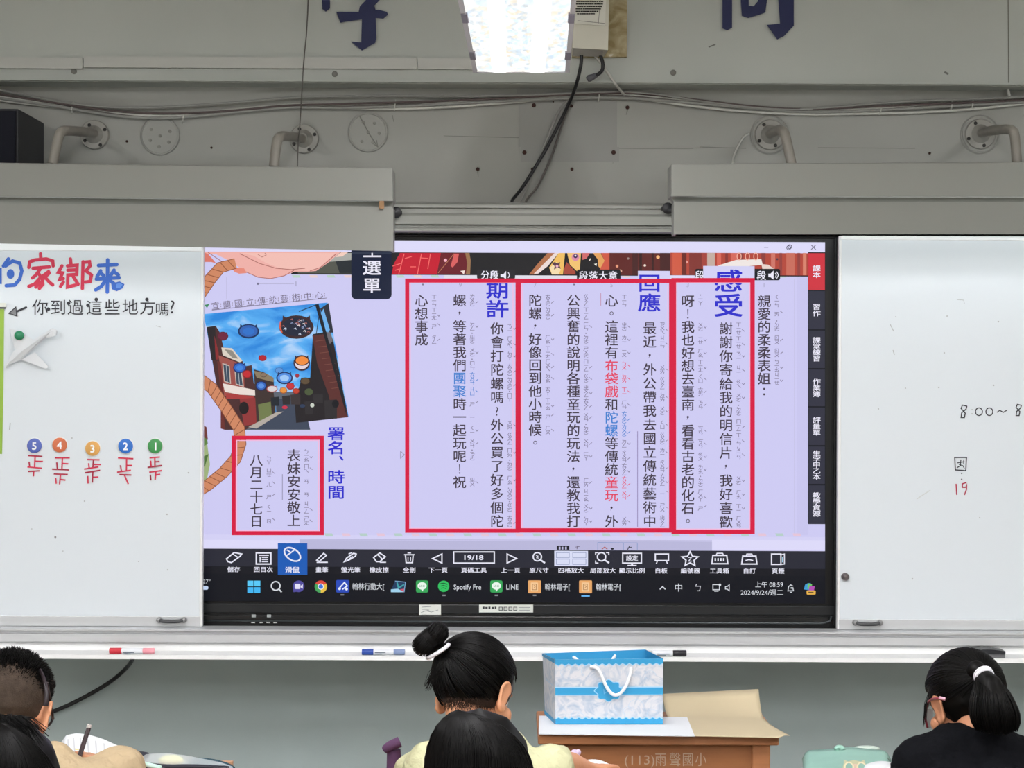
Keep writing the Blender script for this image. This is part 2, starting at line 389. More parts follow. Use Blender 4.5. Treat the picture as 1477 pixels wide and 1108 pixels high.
# ------------------------------------------------------------------ beige box with slots, on a glue-stained board
gluem = bpy.data.materials.new('glue_board'); gluem.use_nodes = True; nt = gluem.node_tree; b = nt.nodes['Principled BSDF']; b.inputs['Roughness'].default_value = .7
tc = nt.nodes.new('ShaderNodeTexCoord'); nz = nt.nodes.new('ShaderNodeTexNoise'); nz.inputs['Scale'].default_value = 14; nz.inputs['Detail'].default_value = 8; nz.inputs['Distortion'].default_value = 2
nt.links.new(tc.outputs['Object'], nz.inputs['Vector']); rp = nt.nodes.new('ShaderNodeValToRGB'); e = rp.color_ramp.elements
e[0].position = .36; e[0].color = lin('#8a7a50'); e[1].position = .62; e[1].color = lin('#b5a988'); q = e.new(.68); q.color = lin('#d3cfc2')
nt.links.new(nz.outputs['Fac'], rp.inputs[0]); nt.links.new(rp.outputs[0], b.inputs['Base Color'])
m = M(); m.hexa([P(824, -60, 6.085), P(905, -60, 6.085), P(904, 82, 6.085), P(825, 83, 6.085)], [v + Vector((0, .0155, 0)) for v in (P(824, -60, 6.085), P(905, -60, 6.085), P(904, 82, 6.085), P(825, 83, 6.085))], gluem)
tag(m.build('backing_board'), 'glue-stained brown backing board on the beam behind the slotted beige box', 'board')
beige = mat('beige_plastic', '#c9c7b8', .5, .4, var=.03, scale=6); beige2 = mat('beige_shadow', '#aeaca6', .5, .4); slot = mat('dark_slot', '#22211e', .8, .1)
t = thing('wall_speaker', P(852, 80, 6.04), 'beige box with rows of dark slots on the beam beside the bright lamp', 'speaker')
m = M(); fr = [P(829, -70, 5.99), P(880, -70, 5.99), P(877, 72, 5.99), P(826, 69, 5.99)]; bk = [P(829, -70, 6.084), P(880, -70, 6.084), P(871, 82, 6.084), P(825, 79, 6.084)]
m.hexa(fr, bk, beige); m.build('case', t)
m = M(); fr = [P(829, -66, 5.984), P(876, -66, 5.984), P(873, 37, 5.984), P(829, 34, 5.984)]; m.hexa(fr, [v + Vector((0, .008, 0)) for v in fr], mat('beige_grille', '#d3d2c6', .5, .4)); m.build('grille_plate', t)
g = G(5.984)
for r in range(24):
    y = -58 + r * 3.55
    for k in range(12):
        x = 832 + k * 3.3 + (r % 3 == 1) * 1.6
        if (x - 830) + (y - 0) * .9 > 47 and y > -2: continue
        if y > 23: continue
        wd_ = random.choice((2.6, 2.6, 3.4)) if (k + r) % 4 else 3.6
        g.rect(x - wd_ / 2, y - .8, x + wd_ / 2, y + .8, slot)
g.stroke([(833, 30), (872, 34)], .7, grime); g.stroke([(866, 0), (863, 34)], .7, grime)
g.build('slots', t)
m = M(); fr = [P(826, 69, 5.9905), P(870, 73, 5.9905), P(869, 81, 6.05), P(826, 80, 6.05)]; m.hexa(fr, [v + Vector((0, .012, 0)) for v in fr], beige2); m.build('shaded_underside', t)  # slanted underside, its shade put into a darker beige

# ------------------------------------------------------------------ cables
blackc = mat('black_cable', '#17171a', .45, .4); greyc = mat('grey_cable', '#8d8d88', .6, .3); whitec = mat('white_cable', '#bdbdb6', .6, .3); redc = mat('maroon_cable', '#574c4a', .6, .3); darkc = mat('dark_cable', '#5c5854', .6, .3)
base = [(-60, 128), (0, 138), (60, 147), (110, 155), (170, 164), (230, 168), (290, 166), (350, 160), (420, 152), (480, 152), (560, 150), (640, 147), (740, 142), (830, 137), (900, 136), (960, 142), (1020, 149), (1090, 156), (1160, 160), (1240, 157), (1320, 153), (1400, 149), (1477, 144), (1540, 140)]
t = thing('cable_bundle', P(738, 165, 6.19), 'sagging bundle of grey and maroon cables strung across the whole wall', 'cable')
for k, (mm, r, dz, amp) in enumerate(((whitec, .006, 0, 1.5), (greyc, .0045, 3, 2.5), (redc, .0032, -2, 2), (whitec, .004, 6, 4), (darkc, .003, 1, 3), (greyc, .0035, -4, 5))):
    m = M(); pts = []
    for i, (x, y) in enumerate(base):
        nn = math.sin(i * 1.3 + k * 2.1) * amp * .5 + math.sin(i * .57 + k) * amp * .5
        lift = 0
        if k == 3: lift = -6 * math.exp(-((x - 320) / 140) ** 2) * 2 + 0
        if k == 5: lift = -12 * math.exp(-((x - 330) / 200) ** 2)
        pts.append(P(x, y + dz + nn + lift, 6.184 - .005 * (k % 3)))
    m.tube(pts, r, mm, 8, smoothpath=2); m.build('cable', t, True)
for x, y in ((105, 153), (265, 168), (570, 150), (864, 137), (1372, 151), (1402, 149), (1270, 156)):
    m = M(); c = P(x, y + 2, 6.186)
    m.tube([c + Vector((.0025 * math.sin(a / 10 * 6.28), .011 * math.cos(a / 10 * 6.28), .016 * math.sin(a / 10 * 6.28))) for a in range(11)], .002, whitec, 6); m.build('cable_tie', t, True)
def cable(pts, r, mm, label, name='cable', group=None, sm=3):
    m = M(); m.tube([P(*p) for p in pts], r, mm, 8, smoothpath=sm); return tag(m.build(name, None, True), label, 'cable', group)
cable([(839, 79, 6.05), (838, 95, 6.05), (832, 120, 6.065), (827, 135, 6.12), (812, 168, 6.17), (788, 215, 6.17), (768, 248, 6.17), (750, 276, 6.16), (737, 290, 6.12), (740, 296, 6.09)], .0052, blackc, 'thick black cable dropping from the slotted beige box to the rail above the screen')
cable([(822, 139, 6.193), (806, 160, 6.19), (796, 185, 6.186), (785, 212, 6.182), (768, 250, 6.182), (756, 280, 6.17), (749, 294, 6.14)], .0036, greyc, 'thin grey cable hanging close beside the thick black one')
cable([(824, 144, 6.19), (816, 165, 6.19), (806, 195, 6.19), (795, 228, 6.19), (785, 250, 6.19), (774, 272, 6.18), (761, 286, 6.16), (757, 294, 6.14)], .0036, darkc, 'thin dark grey cable bowing out below the thick black one')
t = thing('power_lead', P(850, 118, 6.06), 'short black lead with a grey plug dangling under the slotted beige box', 'cable')
m = M(); m.tube([P(866, 79, 6.05), P(870, 92, 6.05), P(869, 103, 6.05), P(858, 110, 6.06)], .0055, blackc, 8, smoothpath=2); m.build('lead', t, True)
m = M(); m.tube([P(861, 108, 6.06), P(850, 113, 6.06), P(847, 115, 6.06)], [.007, .011, .008], mat('grey_plug', '#55555a', .5), 10); m.build('plug', t, True)
cable([(858, 80, 6.07), (868, 92, 6.075), (880, 110, 6.085), (889, 123, 6.085), (894, 130, 6.14), (900, 136, 6.178)], .004, whitec, 'pale cable running from the slotted beige box to the cable bundle')
cable([(446, -40, 6.075), (443, 40, 6.075), (438, 90, 6.075), (436, 122, 6.07), (433, 175, 6.03), (430, 205, 6.02), (429, 240, 6.0)], .0018, darkc, 'thin dark cord hanging straight down the wall in front of a pipe flange', 'cord', sm=1)
cable([(1056, 236, 6.15), (1058, 225, 6.19), (1070, 200, 6.195), (1076, 195, 6.195), (1081, 193, 6.195)], .003, whitec, 'thin white cable curling to a ringed pipe flange', sm=2)
cable([(193, 948, 5.97), (185, 962, 6.12), (160, 984, 6.16), (120, 1007, 6.17), (85, 1024, 6.17), (30, 1042, 6.17), (-60, 1070, 6.18)], .0062, blackc, 'thick black cable curving down the wall beneath the tray')
cable([(1462, 118, 6.15), (1453, 128, 6.17), (1456, 138, 6.18)], .005, whitec, 'short pale conduit stub under the beam above a ringed pipe flange', 'conduit')

# ------------------------------------------------------------------ round covers on the wall
for (x, y, r, tick, lab) in ((231, 196, 28.5, 0, 'round painted-over wall cover with small screws, between two pipe brackets'), (531, 191, 29, 1, 'round painted-over wall cover with a scratched line like clock hands')):
    t = thing('wall_cover', P(x, y + r, 6.19), lab, 'cover')
    m = M(); R_ = r * 6.19 / F
    m.lathe(P(x, y, 6.2), (0, -1, 0), [(.0003, R_), (.004, R_), (.008, R_ * .97), (.009, R_ * .92), (.006, R_ * .89), (.006, .001)], wallpaint, 40); m.build('disc', t, True, sharp=40)
    for k in range(6):
        a = k * 1.05 + x; q = .55 if k else 0
        m = M(); m.lathe(P(x + r * q * math.cos(a), y + r * q * math.sin(a), 6.194), (0, -1, 0), [(-.002, .005), (.002, .005), (.003, .003)], mat('cover_screw', '#86867f', .7), 8); m.build('screw', t)
    if tick:
        g = G(6.192); g.stroke([(519, 168), (532, 192), (544, 211)], 1.6, grime); g.stroke([(539, 208), (545, 212), (543, 202)], 1.2, grime); g.build('scratch', t)

# ------------------------------------------------------------------ black loudspeaker, far side
t = thing('loudspeaker', P(10, 290, 5.96), 'black box loudspeaker on the wall behind the long board lamp', 'speaker')
spk = mat('black_vinyl', '#26272b', .55, .4, bump=.1, bscale=200); grl = mat('grille_cloth', '#14161f', .8, .2, bump=.2, bscale=300)
xr = X(25, 5.85); zt = Zl(163 - 3.2, 5.85)
m = M(); m.box(xr - .38, xr, -.35, -.03, zt - .252, zt, spk, bev=.004); m.build('cabinet', t)
m = M(); m.box(xr - .37, xr - .006, -.362, -.349, zt - .244, zt - .007, grl, bev=.003); m.build('grille', t)
m = M(); m.box(xr - .25, xr - .1, -.032, .0, zt - .2, zt - .08, mat('bracket_steel', '#4a4a4c', .4, .5, .6)); m.build('mounting_bracket', t)
# ------------------------------------------------------------------ long board lamps hung on wall pipes
lampw = mat('lamp_white', '#81827c', .5, .4); lampw2 = mat('lamp_reflector', '#7e7f79', .5, .4); pipem = mat('painted_pipe', '#86827a', .5, .4, var=.08, scale=20); flm = mat('flange_paint', '#93918a', .55, .4, var=.06, scale=20)
darkgap = mat('dark_gap', '#3c3b3a', .7, .2); tubem = mat('lamp_tube', '#dedfe0', .3, .5); tubem.node_tree.nodes['Principled BSDF'].inputs['Emission Color'].default_value = (.92, .97, 1, 1); tubem.node_tree.nodes['Principled BSDF'].inputs['Emission Strength'].default_value = LAMP_BOARD; brass = mat('tan_clip', '#8f6d4a', .6)
def board_lamp(top, refl, arms, ends, label):
    dF, dB = 5.70, 5.83
    t = thing('board_lamp', P((top[0][0] + top[1][0]) / 2, refl[2][1], 5.76), label, 'lamp', 'long board lamps on wall pipes')
    m = M(); f = [P(x, y, dF) for x, y in top]; bk = [v + Vector((0, dB - dF, 0)) for v in f]; m.hexa(f, bk, lampw); o = m.build('housing', t)
    bv = o.modifiers.new('b', 'BEVEL'); bv.width = .004; bv.segments = 2
    m = M(); a = [P(x, y - 2, dF - .001) for x, y in (top[3], top[2])]; b_ = [P(x, y, dF - .001) for x, y in (top[2], top[3])]; q = a + b_
    m.hexa([q[0], q[1], q[2], q[3]], [v + Vector((0, .02, 0)) for v in q], lampw); m.build('lip', t)
    # recessed neck, then the bent reflector that leans outward at its foot
    n = [(top[3][0], top[3][1]), (top[2][0], top[2][1]), (refl[1][0], refl[1][1] + 1), (refl[0][0], refl[0][1] + 1)]
    m = M(); f = [P(x, y, dF + .035) for x, y in n]; m.hexa(f, [v + Vector((0, .06, 0)) for v in f], lampw2); m.build('neck', t)
    m = M(); f = [P(refl[0][0], refl[0][1], dF + .012), P(refl[1][0], refl[1][1], dF + .012), P(refl[2][0], refl[2][1], dF - .01), P(refl[3][0], refl[3][1], dF - .01)]
    m.hexa(f, [v + Vector((0, .006, 0)) for v in f], lampw2); m.build('reflector', t)
    for e, s in ends:
        m = M(); x, ya, yb = e
        f0 = [P(x, ya, dF + .012), P(x + s * 4, ya + 1, dF + .012), P(x + s * 4, yb, dF - .01), P(x, yb, dF - .01)]
        m.hexa(f0, [v + Vector((0, .08, 0)) for v in f0], lampw); m.build('end_plate', t)
    zt = P(300, (refl[0][1] * .45 + refl[2][1] * .55), dF).z - .004
    m = M(); xa, xb = P(refl[0][0], 0, dF).x + .06, P(refl[1][0], 0, dF).x - .06
    m.tube([(xa, dF + CAM.y + .055, zt + .01), (xb, dF + CAM.y + .055, zt + .01)], .013, tubem, 12); m.build('tube', t, True)
    for (fx, fy, r, rings, pts) in arms:
        m = M(); m.tube([P(*p) for p in pts], .0145, pipem, 14, smoothpath=3); a = m.build('arm', t, True)
        m = M(); k = 6.19 / F; R_ = r * k; c = P(fx, fy, 6.2)
        if rings: m.lathe(c, (0, -1, 0), [(.0003, R_ * 1.28), (.005, R_ * 1.28), (.009, R_ * 1.2), (.006, R_ * 1.12), (.006, R_ * .5)], wallpaint, 40)
        m.lathe(c, (0, -1, 0), [(.0003, R_), (.012, R_), (.016, R_ * .95), (.017, R_ * .62), (.03, R_ * .5), (.042, R_ * .34), (.05, R_ * .3)], flm, 36)
        fl = m.build('flange', a, True, sharp=35)
        for q in range(4):
            an = math.radians(45 + 90 * q + (fx % 7) * 4); m = M()
            m.lathe(P(fx + .78 * r * math.cos(an), fy + .78 * r * math.sin(an), 6.186), (0, -1, 0), [(-.003, .0055), (.004, .0055), (.006, .003)], darkgap, 8); m.build('bolt', a, True)
    return t
L1 = board_lamp([(-420, 229), (566, 242), (567, 290), (-420, 278)], [(-420, 290), (566, 298), (563, 362), (-420, 343)],
    [(137, 195, 21, 0, [(137, 193, 6.18), (128, 191, 6.1), (96, 188, 5.80), (88, 190, 5.775), (84, 198, 5.77), (76, 236, 5.77)]), (439, 201, 21, 0, [(439, 201, 6.18), (428, 198, 6.1), (408, 196, 5.84), (402, 198, 5.81), (399, 206, 5.80), (395, 240, 5.80)])],
    [((563, 299, 362), 1)], 'long white board lamp with drooping reflector above the handwritten whiteboard')
m = M(); m.hexa([P(547, 290, 5.699), P(554, 290, 5.699), P(554, 301, 5.699), P(547, 301, 5.699)], [P(547, 290, 5.72), P(554, 290, 5.72), P(554, 301, 5.72), P(547, 301, 5.72)], brass); m.build('retaining_clip', L1)
board_lamp([(968, 236), (1900, 231), (1900, 284), (968, 283)], [(972, 291.5), (1900, 291.5), (1900, 337), (972, 338)],
    [(1110, 195, 22, 1, [(1110, 194, 6.18), (1114, 191, 6.1), (1124, 187, 5.86), (1130, 189, 5.80), (1133, 196, 5.78), (1142, 238, 5.77)]), (1413, 194, 22, 1, [(1413, 193, 6.18), (1425, 189, 6.1), (1452, 186, 5.82), (1461, 188, 5.775), (1464, 196, 5.77), (1467, 236, 5.77)])],
    [((972, 292.5, 338), 1)], 'long white board lamp above the whiteboard marked with the time')

# ------------------------------------------------------------------ sliding-board frame: top rail, bottom rail, tray
alut = mat('dull_aluminium', '#84857f', .45, .4, .2, var=.03, scale=3, stretch=(.2, 1, 30)); alu = mat('anodised_aluminium', '#c6c8ca', .38, .5, .35, var=.03, scale=3, stretch=(.2, 1, 30)); aluw = mat('white_aluminium', '#e4e5e4', .4, .5); alud = mat('rail_groove', '#9d9f9f', .5, .4)
tT = thing('board_top_rail', (0, -.1, Zl(334, 5.92)), 'grooved pale aluminium rail running above the display behind the board lamps', 'rail')
tB = thing('marker_tray', (0, -.1, Zl(950, 5.85)), 'long white aluminium tray rail running below the whiteboards and the display', 'tray')
t = tT
def rail(name, prof, m_, x0=-2.9, x1=2.9):
    m = M(); n = len(prof); vs_ = [(x0, y, z) for y, z in prof] + [(x1, y, z) for y, z in prof]
    m.add(vs_, [(i, (i + 1) % n, n + (i + 1) % n, n + i) for i in range(n)] + [tuple(range(n)), tuple(range(n, 2 * n))[::-1]], m_); return m.build(name, t)
def zc(y): return Zl(y, 5.92)
yb = -.285
rail('top_rail', [(0, zc(291)), (yb + .03, zc(291)), (yb + .01, zc(293)), (yb + .002, zc(296)), (yb + .002, zc(300)), (yb + .012, zc(301)), (yb + .012, zc(308)), (yb + .004, zc(309)), (yb, zc(312)), (yb, zc(324)), (yb + .012, zc(325)), (yb + .012, zc(328)), (yb - .004, zc(329)), (yb - .006, zc(331)), (yb - .006, zc(334)), (0, zc(334))], alut)
t = tB
zd = lambda y: Zl(y, 5.86)
rail('slide_rail', [(0, zd(914.8)), (-.222, zd(914.8)), (-.224, zd(911.5)), (-.306, zd(911.5)), (-.312, zd(912)), (-.312, zd(914.5)), (-.302, zd(915)), (-.302, zd(918)), (-.318, zd(919)), (-.318, zd(930)), (-.306, zd(931)), (-.306, zd(933)), (0, zd(934))], alu)
rail('tray', [(0, zd(931.5)), (-.30, zd(931.5)), (-.308, zd(943)), (-.385, zd(945.2)), (-.388, zd(943.6)), (-.395, zd(943.6)), (-.397, zd(949.5)), (-.30, zd(951)), (0, zd(951))], aluw)
for x, y in ((571, 307), (963, 301)):
    m = M(); m.lathe(P(x, y, 5.905), (0, -1, 0), [(-.012, .011), (.0, .012), (.006, .016), (.012, .017), (.016, .011)], blackc, 16); m.lathe(P(x + (-3 if x > 700 else 3), y, 5.903), (1, 0, 0), [(-.012, .006), (.012, .006)], blackc, 10); m.build('stop_knob', tT, True, sharp=40)

# ------------------------------------------------------------------ whiteboards
wb = mat('whiteboard_enamel', '#d6dde2', .28, .4); 
def whiteboard(x0, x1, y0, ybot, edge_side, handle, label, yb_strip):
    d = 5.945; xa, xb = X(x0, d), X(x1, d); q = 2.6 if x1 < 700 else -2.6; y0 += q; ybot = 906.2; yb_strip = 891; za, zb_ = Zl(y0, d), Zl(ybot, d); yf = d + CAM.y
    t = thing('whiteboard', ((xa + xb) / 2, yf + .01, zb_), label, 'whiteboard', 'sliding whiteboards')
    m = M(); m.box(xa, xb, yf, yf + .022, Zl(yb_strip, d) - .002, za - .008, wb); m.build('writing_surface', t)
    m = M(); m.box(xa, xb, yf - .003, yf + .024, zb_, Zl(yb_strip, d), alu, bev=.002); m.build('bottom_frame', t)
    m = M(); m.box(xa, xb, yf - .004, yf + .024, za - (.038 if x1 < 700 else .012), za, mat('top_frame_highlight', '#f4f6f6', .4), bev=.003); m.build('top_frame', t)  # frame kept white, and deeper on one board, to imitate a bright highlight strip
    ex = xb if edge_side > 0 else xa
    m = M(); m.box(ex - .004, ex + .004, yf - .002, yf + .024, zb_ + .001, za - .001, aluw, bev=.001); m.build('side_frame', t)
    hx, hy = handle
    c = P(hx, hy, d - .004); m = M(); dk = mat('dark_handle', '#4b4b4d', .4, .5, .3)
    m.tube([c + Vector((-.036, .004, 0)), c + Vector((-.034, -.012, 0)), c + Vector((-.022, -.02, -.003)), c + Vector((.022, -.02, -.003)), c + Vector((.034, -.012, 0)), c + Vector((.036, .004, 0))], .0055, dk, 10, smoothpath=2)
    h = m.build('handle', t, True)
    for s in (-1, 1):
        m = M(); m.lathe(c + Vector((.036 * s, -.004, 0)), (0, -1, 0), [(-.006, .0085), (.006, .0085), (.012, .005)], mat('handle_screw', '#9a9a9a', .35, .5, .6), 12); m.build('screw', h, True)
    return t
WL = whiteboard(-260, 291, 343.5, 905, 1, (248, 894), 'whiteboard with red and blue handwriting and a row of number magnets', 889.5)
WR = whiteboard(1211, 1760, 340.5, 911.5, -1, (1251, 898), 'whiteboard with a black handwritten time and red numeral', 893)
m = M(); m.lathe(P(1219, 832, 5.943), (0, -1, 0), [(-.003, .0115), (.006, .0115), (.012, .008), (.016, .003)], mat('lock_steel', '#6d6666', .3, .5, .8), 16); m.build('lock', WR, True, sharp=40)
dW = 5.9445
redp = mat('red_marker', '#cf2f4e', .5); bluep = mat('blue_marker', '#3566c4', .5); blackp = mat('black_marker', '#2c2c34', .5); greyp = mat('faint_marker', '#a9adae', .6); dred = mat('dark_red_marker', '#a72440', .5); fillp = mat('pale_blue_marker', '#5f8fdc', .5)
g = G(dW)
# large title characters
def st(pts, w, m_): 
    g.stroke(pts, w, m_); g.dot(*pts[0], w / 2, m_); g.dot(*pts[-1], w / 2, m_)
z6 = lambda L_: [(x / 4.923, 340 + y / 4.923) for x, y in L_]
for pts in ([(60, 165), (25, 215)], [(40, 215), (90, 180), (140, 195), (155, 250), (140, 310), (105, 350), (45, 355)], [(-50, 230), (0, 240), (0, 330), (-50, 325)], [(-50, 280), (0, 285)], [(-25, 175), (-45, 220)]): st(z6(pts), 5.2, bluep)
g.dot(75 / 4.923, 340 + 272 / 4.923, 5.5, bluep, 7); g.cut('title_character', WL, 'blue marker character')
for pts in ([(288, 128), (290, 170)], [(205, 225), (212, 185), (250, 172), (330, 165), (375, 180), (378, 215)], [(235, 232), (350, 222)], [(290, 232), (250, 285), (230, 300)], [(275, 270), (300, 310), (305, 345), (280, 375)], [(285, 300), (245, 345), (205, 360)], [(290, 330), (255, 365)], [(350, 265), (310, 305)], [(325, 300), (350, 330), (375, 350)], [(300, 290), (345, 255)]): st(z6(pts), 4.9, redp)
g.cut('title_character', WL, 'red marker character with a roof stroke')
for pts in ([(440, 215), (415, 260), (445, 265), (425, 310), (450, 305)], [(450, 330), (430, 360)], [(500, 165), (505, 205)], [(480, 215), (548, 210), (545, 275), (482, 280), (480, 365), (540, 350)], [(482, 245), (545, 243)], [(520, 290), (555, 345)], [(590, 185), (585, 375)], [(590, 190), (635, 185), (640, 215), (610, 250), (650, 280), (640, 325), (605, 330)]): st(z6(pts), 4.9, redp)
g.cut('title_character', WL, 'red marker character in three columns')
for pts in ([(765, 172), (762, 400)], [(700, 212), (830, 205)], [(715, 250), (690, 290)], [(710, 262), (735, 282)], [(810, 245), (785, 285)], [(810, 258), (840, 278)], [(685, 308), (845, 298)], [(755, 310), (720, 360), (680, 385)], [(775, 315), (815, 345), (860, 350)]): st(z6(pts), 5.2, bluep)
g.poly(z6([(790, 340), (850, 325), (885, 345), (870, 375), (830, 395), (795, 380)]), bluep); g.poly(z6([(825, 345), (850, 335), (872, 348), (855, 370), (825, 375)]), fillp)
g.cut('title_character', WL, 'blue marker character like a tree')
# question in black, thin
for c, x in zip('你到過這些地方嗎', (58, 84, 109, 136, 162, 188, 213, 234)): g.ch(c, x, 443.5 if c != '嗎' else 446, 24 if c != '嗎' else 21, blackp, 0)
g.ch('?', 257.5, 442, 27, blackp, 0.0)
for x, y in ((70, 446), (99, 437.5), (139, 432), (127, 440.5), (212, 432)): g.dot(x, y, 2.6, blackp)
g.cut('question_line', WL, 'thin black handwriting')
gm = mat('grey_fill_marker', '#7b7d80', .5)
g.stroke([(39, 443), (24, 449.5)], 3, blackp); g.poly([(13, 452), (23, 443), (24.5, 456)], gm); g.stroke([(13, 452), (23, 443), (24.5, 456), (13, 452)], 1.4, blackp); g.cut('arrow', WL)
# tally marks below the magnets
z7 = lambda L_: [(x / 4.923, 600 + y / 4.923) for x, y in L_]
for S in ([[(198, 282), (302, 288)], [(250, 288), (246, 362)], [(248, 322), (305, 324)], [(207, 325), (212, 368)], [(195, 362), (298, 372)], [(200, 395), (282, 390)], [(240, 393), (238, 430)]],
          [[(390, 298), (496, 298)], [(444, 300), (440, 378)], [(442, 338), (486, 340)], [(404, 330), (408, 380)], [(370, 378), (492, 384)], [(382, 412), (482, 416)], [(430, 416), (424, 486)], [(428, 452), (466, 456)], [(396, 440), (400, 482)]],
          [[(620, 310), (708, 312)], [(664, 312), (660, 368)], [(662, 345), (718, 346)], [(630, 336), (634, 374)], [(598, 378), (700, 362)], [(604, 404), (712, 386)], [(660, 398), (656, 474)], [(658, 436), (700, 434)], [(624, 426), (626, 480)]],
          [[(838, 298), (948, 304)], [(900, 302), (898, 388)], [(898, 352), (940, 352)], [(856, 350), (864, 398)], [(832, 400), (930, 386)], [(848, 416), (934, 420)], [(884, 420), (912, 484)]],
          [[(1062, 298), (1136, 292)], [(1100, 296), (1100, 358)], [(1100, 326), (1134, 324)], [(1070, 318), (1074, 362)], [(1048, 366), (1152, 352)], [(1060, 400), (1150, 388)], [(1108, 394), (1102, 454)], [(1106, 420), (1138, 414)], [(1068, 418), (1072, 458)]]):
    for p in S: g.stroke(z7(p), 2.1, dred if random.random() < .4 else redp)
    g.cut('tally_mark', WL)
for x, y, r in ((80, 775, 1.5), (46, 763, .8), (122, 723, 1), (241, 742, 1.2), (272, 682, 1.2), (91, 795, .8), (242, 822, 1), (104, 632, 1), (200, 810, .8)): g.dot(x, y, r, greyp if r < 1.4 else gm)
g.stroke([(15, 610), (14, 620)], 1.5, greyp); g.stroke([(225, 470), (232, 472)], .8, greyp)
g.build('smudges', WL)
g = G(dW)
def num8(x, y, h): g.stroke([(x + .26 * h, y - .42 * h), (x - .1 * h, y - .5 * h), (x - .2 * h, y - .25 * h), (x + .12 * h, y + .12 * h), (x + .05 * h, y + .45 * h), (x - .2 * h, y + .45 * h), (x - .16 * h, y + .1 * h), (x + .18 * h, y - .2 * h), (x + .24 * h, y - .42 * h)], 1.6, blackp)
num8(1390, 594, 19); num8(1469, 592, 17)
for x in (1412, 1427): g.ring(x, 594, 5, 1.5, blackp, 5.5)
for y in (591, 597): g.dot(1402, y, .9, greyp)
g.stroke([(1438, 595), (1442, 592), (1447, 595), (1452, 592)], 1.5, blackp)
g.cut('time_note', WR, 'black handwritten time'); g.stroke([(1377, 660), (1378, 678), (1393, 679), (1394, 660), (1377, 660)], 1.6, blackp); g.stroke([(1380, 668), (1391, 666)], 1.3, blackp); g.stroke([(1386, 663), (1385, 672), (1380, 675)], 1.4, blackp); g.stroke([(1383, 670), (1389, 672), (1391, 676)], 1.2, blackp); g.stroke([(1390, 663), (1390, 670)], 1.2, blackp)
for y in (683, 691.5): g.dot(1387, y, 1, blackp)
g.cut('boxed_mark', WR); g.stroke([(1379, 698), (1380, 714)], 1.8, dred); g.stroke([(1394, 696), (1388, 698), (1388, 703), (1393, 703), (1395, 697), (1394, 706), (1391, 714)], 1.8, dred)
g.cut('red_numeral', WR)
for x, y, r in ((1366, 456, 1), (1362, 509, 1), (1354, 559, 1.1), (1433, 556, 1.2), (1440, 464, 1.2), (1306, 560, .9), (1267, 590, 1), (1292, 457, .8), (1413, 747, 1), (1316, 835, 1.2)): g.dot(x, y, r, greyp)
g.stroke([(1284, 468), (1289, 478)], 1.2, greyp); g.stroke([(1288, 505), (1290, 512)], 1.2, greyp); g.stroke([(1380, 432), (1390, 433), (1391, 438)], .8, greyp); g.stroke([(1322, 720), (1342, 707)], 1.5, mat('fainter', '#c9cdcd', .6))
g.build('smudges', WR)

# magnets
for n, x, y, col, lab in ((5, 50, 643, '#5668b4', 'round violet-blue magnet numbered five at the end of the row'), (4, 86.5, 642, '#cf6f47', 'round orange magnet numbered four'), (3, 134, 647, '#d8a256', 'round yellow-tan magnet numbered three, sitting lowest in the row'), (2, 181.5, 643.5, '#2f6fc6', 'round bright blue magnet numbered two'), (1, 224, 643.5, '#3d8f4d', 'round green magnet numbered one')):
    t = thing('number_magnet', P(x, y + 10, dW), lab, 'magnet', 'number magnets on the whiteboard')
    R_ = 10.6 * dW / F; c = P(x, y, dW)
    m = M(); m.lathe(c, (0, -1, 0), [(.0002, R_ * 1.12), (.002, R_ * 1.12), (.0025, R_ * 1.05)], mat('magnet_rim', '#dfe2e2', .4), 32); m.build('rim', t, True, sharp=40)
    m = M(); m.lathe(c, (0, -1, 0), [(.0012, R_), (.0045, R_), (.006, R_ * .9), (.0064, R_ * .4)], mat('magnet_' + col, col, .45), 32); m.build('disc', t, True, sharp=40)
    g = G(dW - .0065); g.ch(str(n), x + 3.2 * 1.0 + (1 if n == 1 else 0), y, 15, mat('magnet_digit', '#eef0f2', .5), .03); g.build('digit', t)
t = thing('push_magnet', P(28, 490, dW), 'small green button magnet pinning the paper plane', 'magnet')
m = M(); m.lathe(P(28, 484, dW - .0145), (0, -1, 0), [(-.0005, .0138), (.006, .0138), (.01, .011), (.012, .005)], mat('green_button', '#1d7f55', .35, .5), 24); m.build('button', t, True, sharp=50)
# paper plane
pap = mat('white_paper', '#d8dbde', .7, .2)
m = M(); A = lambda x, y, h: P(x, y, dW - h)
def slab(pts, m_, th=.0012):
    a = [A(*p) for p in pts]; b_ = [v + Vector((0, th, 0)) for v in a]; n = len(a)
    m.add(a + b_, [tuple(range(n)), tuple(range(n, 2 * n))[::-1]] + [(i, (i + 1) % n, n + (i + 1) % n, n + i) for i in range(n)], m_)
t = thing('paper_plane', P(42, 520, dW), 'folded white paper plane model stuck to the whiteboard', 'paper plane')
nose = (80, 480, .03)
slab([(14, 474, .010), (22, 476, .012), (48, 490, .014), (26, 505, .012), (21, 503, .012)], pap); slab([(31, 519, .012), (50, 508, .016), (70, 529, .022), (66, 532, .022)], pap); m.build('wing', t)
m = M(); slab([(7, 529, .006), (20, 506, .013), (62, 482, .02), (76, 473, .022), (83, 477, .024), (81, 484, .024), (66, 488, .02), (30, 519, .013)], pap); slab([(10, 527, .012), (30, 508, .024), (60, 486, .032), (72, 479, .034), (64, 489, .02), (28, 518, .014)], pap); slab([(63, 484, .03), (74, 474, .03), (82, 476, .032), (80, 484, .03), (68, 488, .026)], pap); m.build('fuselage', t)
m = M(); slab([(7.5, 531, .004), (14, 520, .012), (12, 530, .014)], pap); m.build('tail', t)
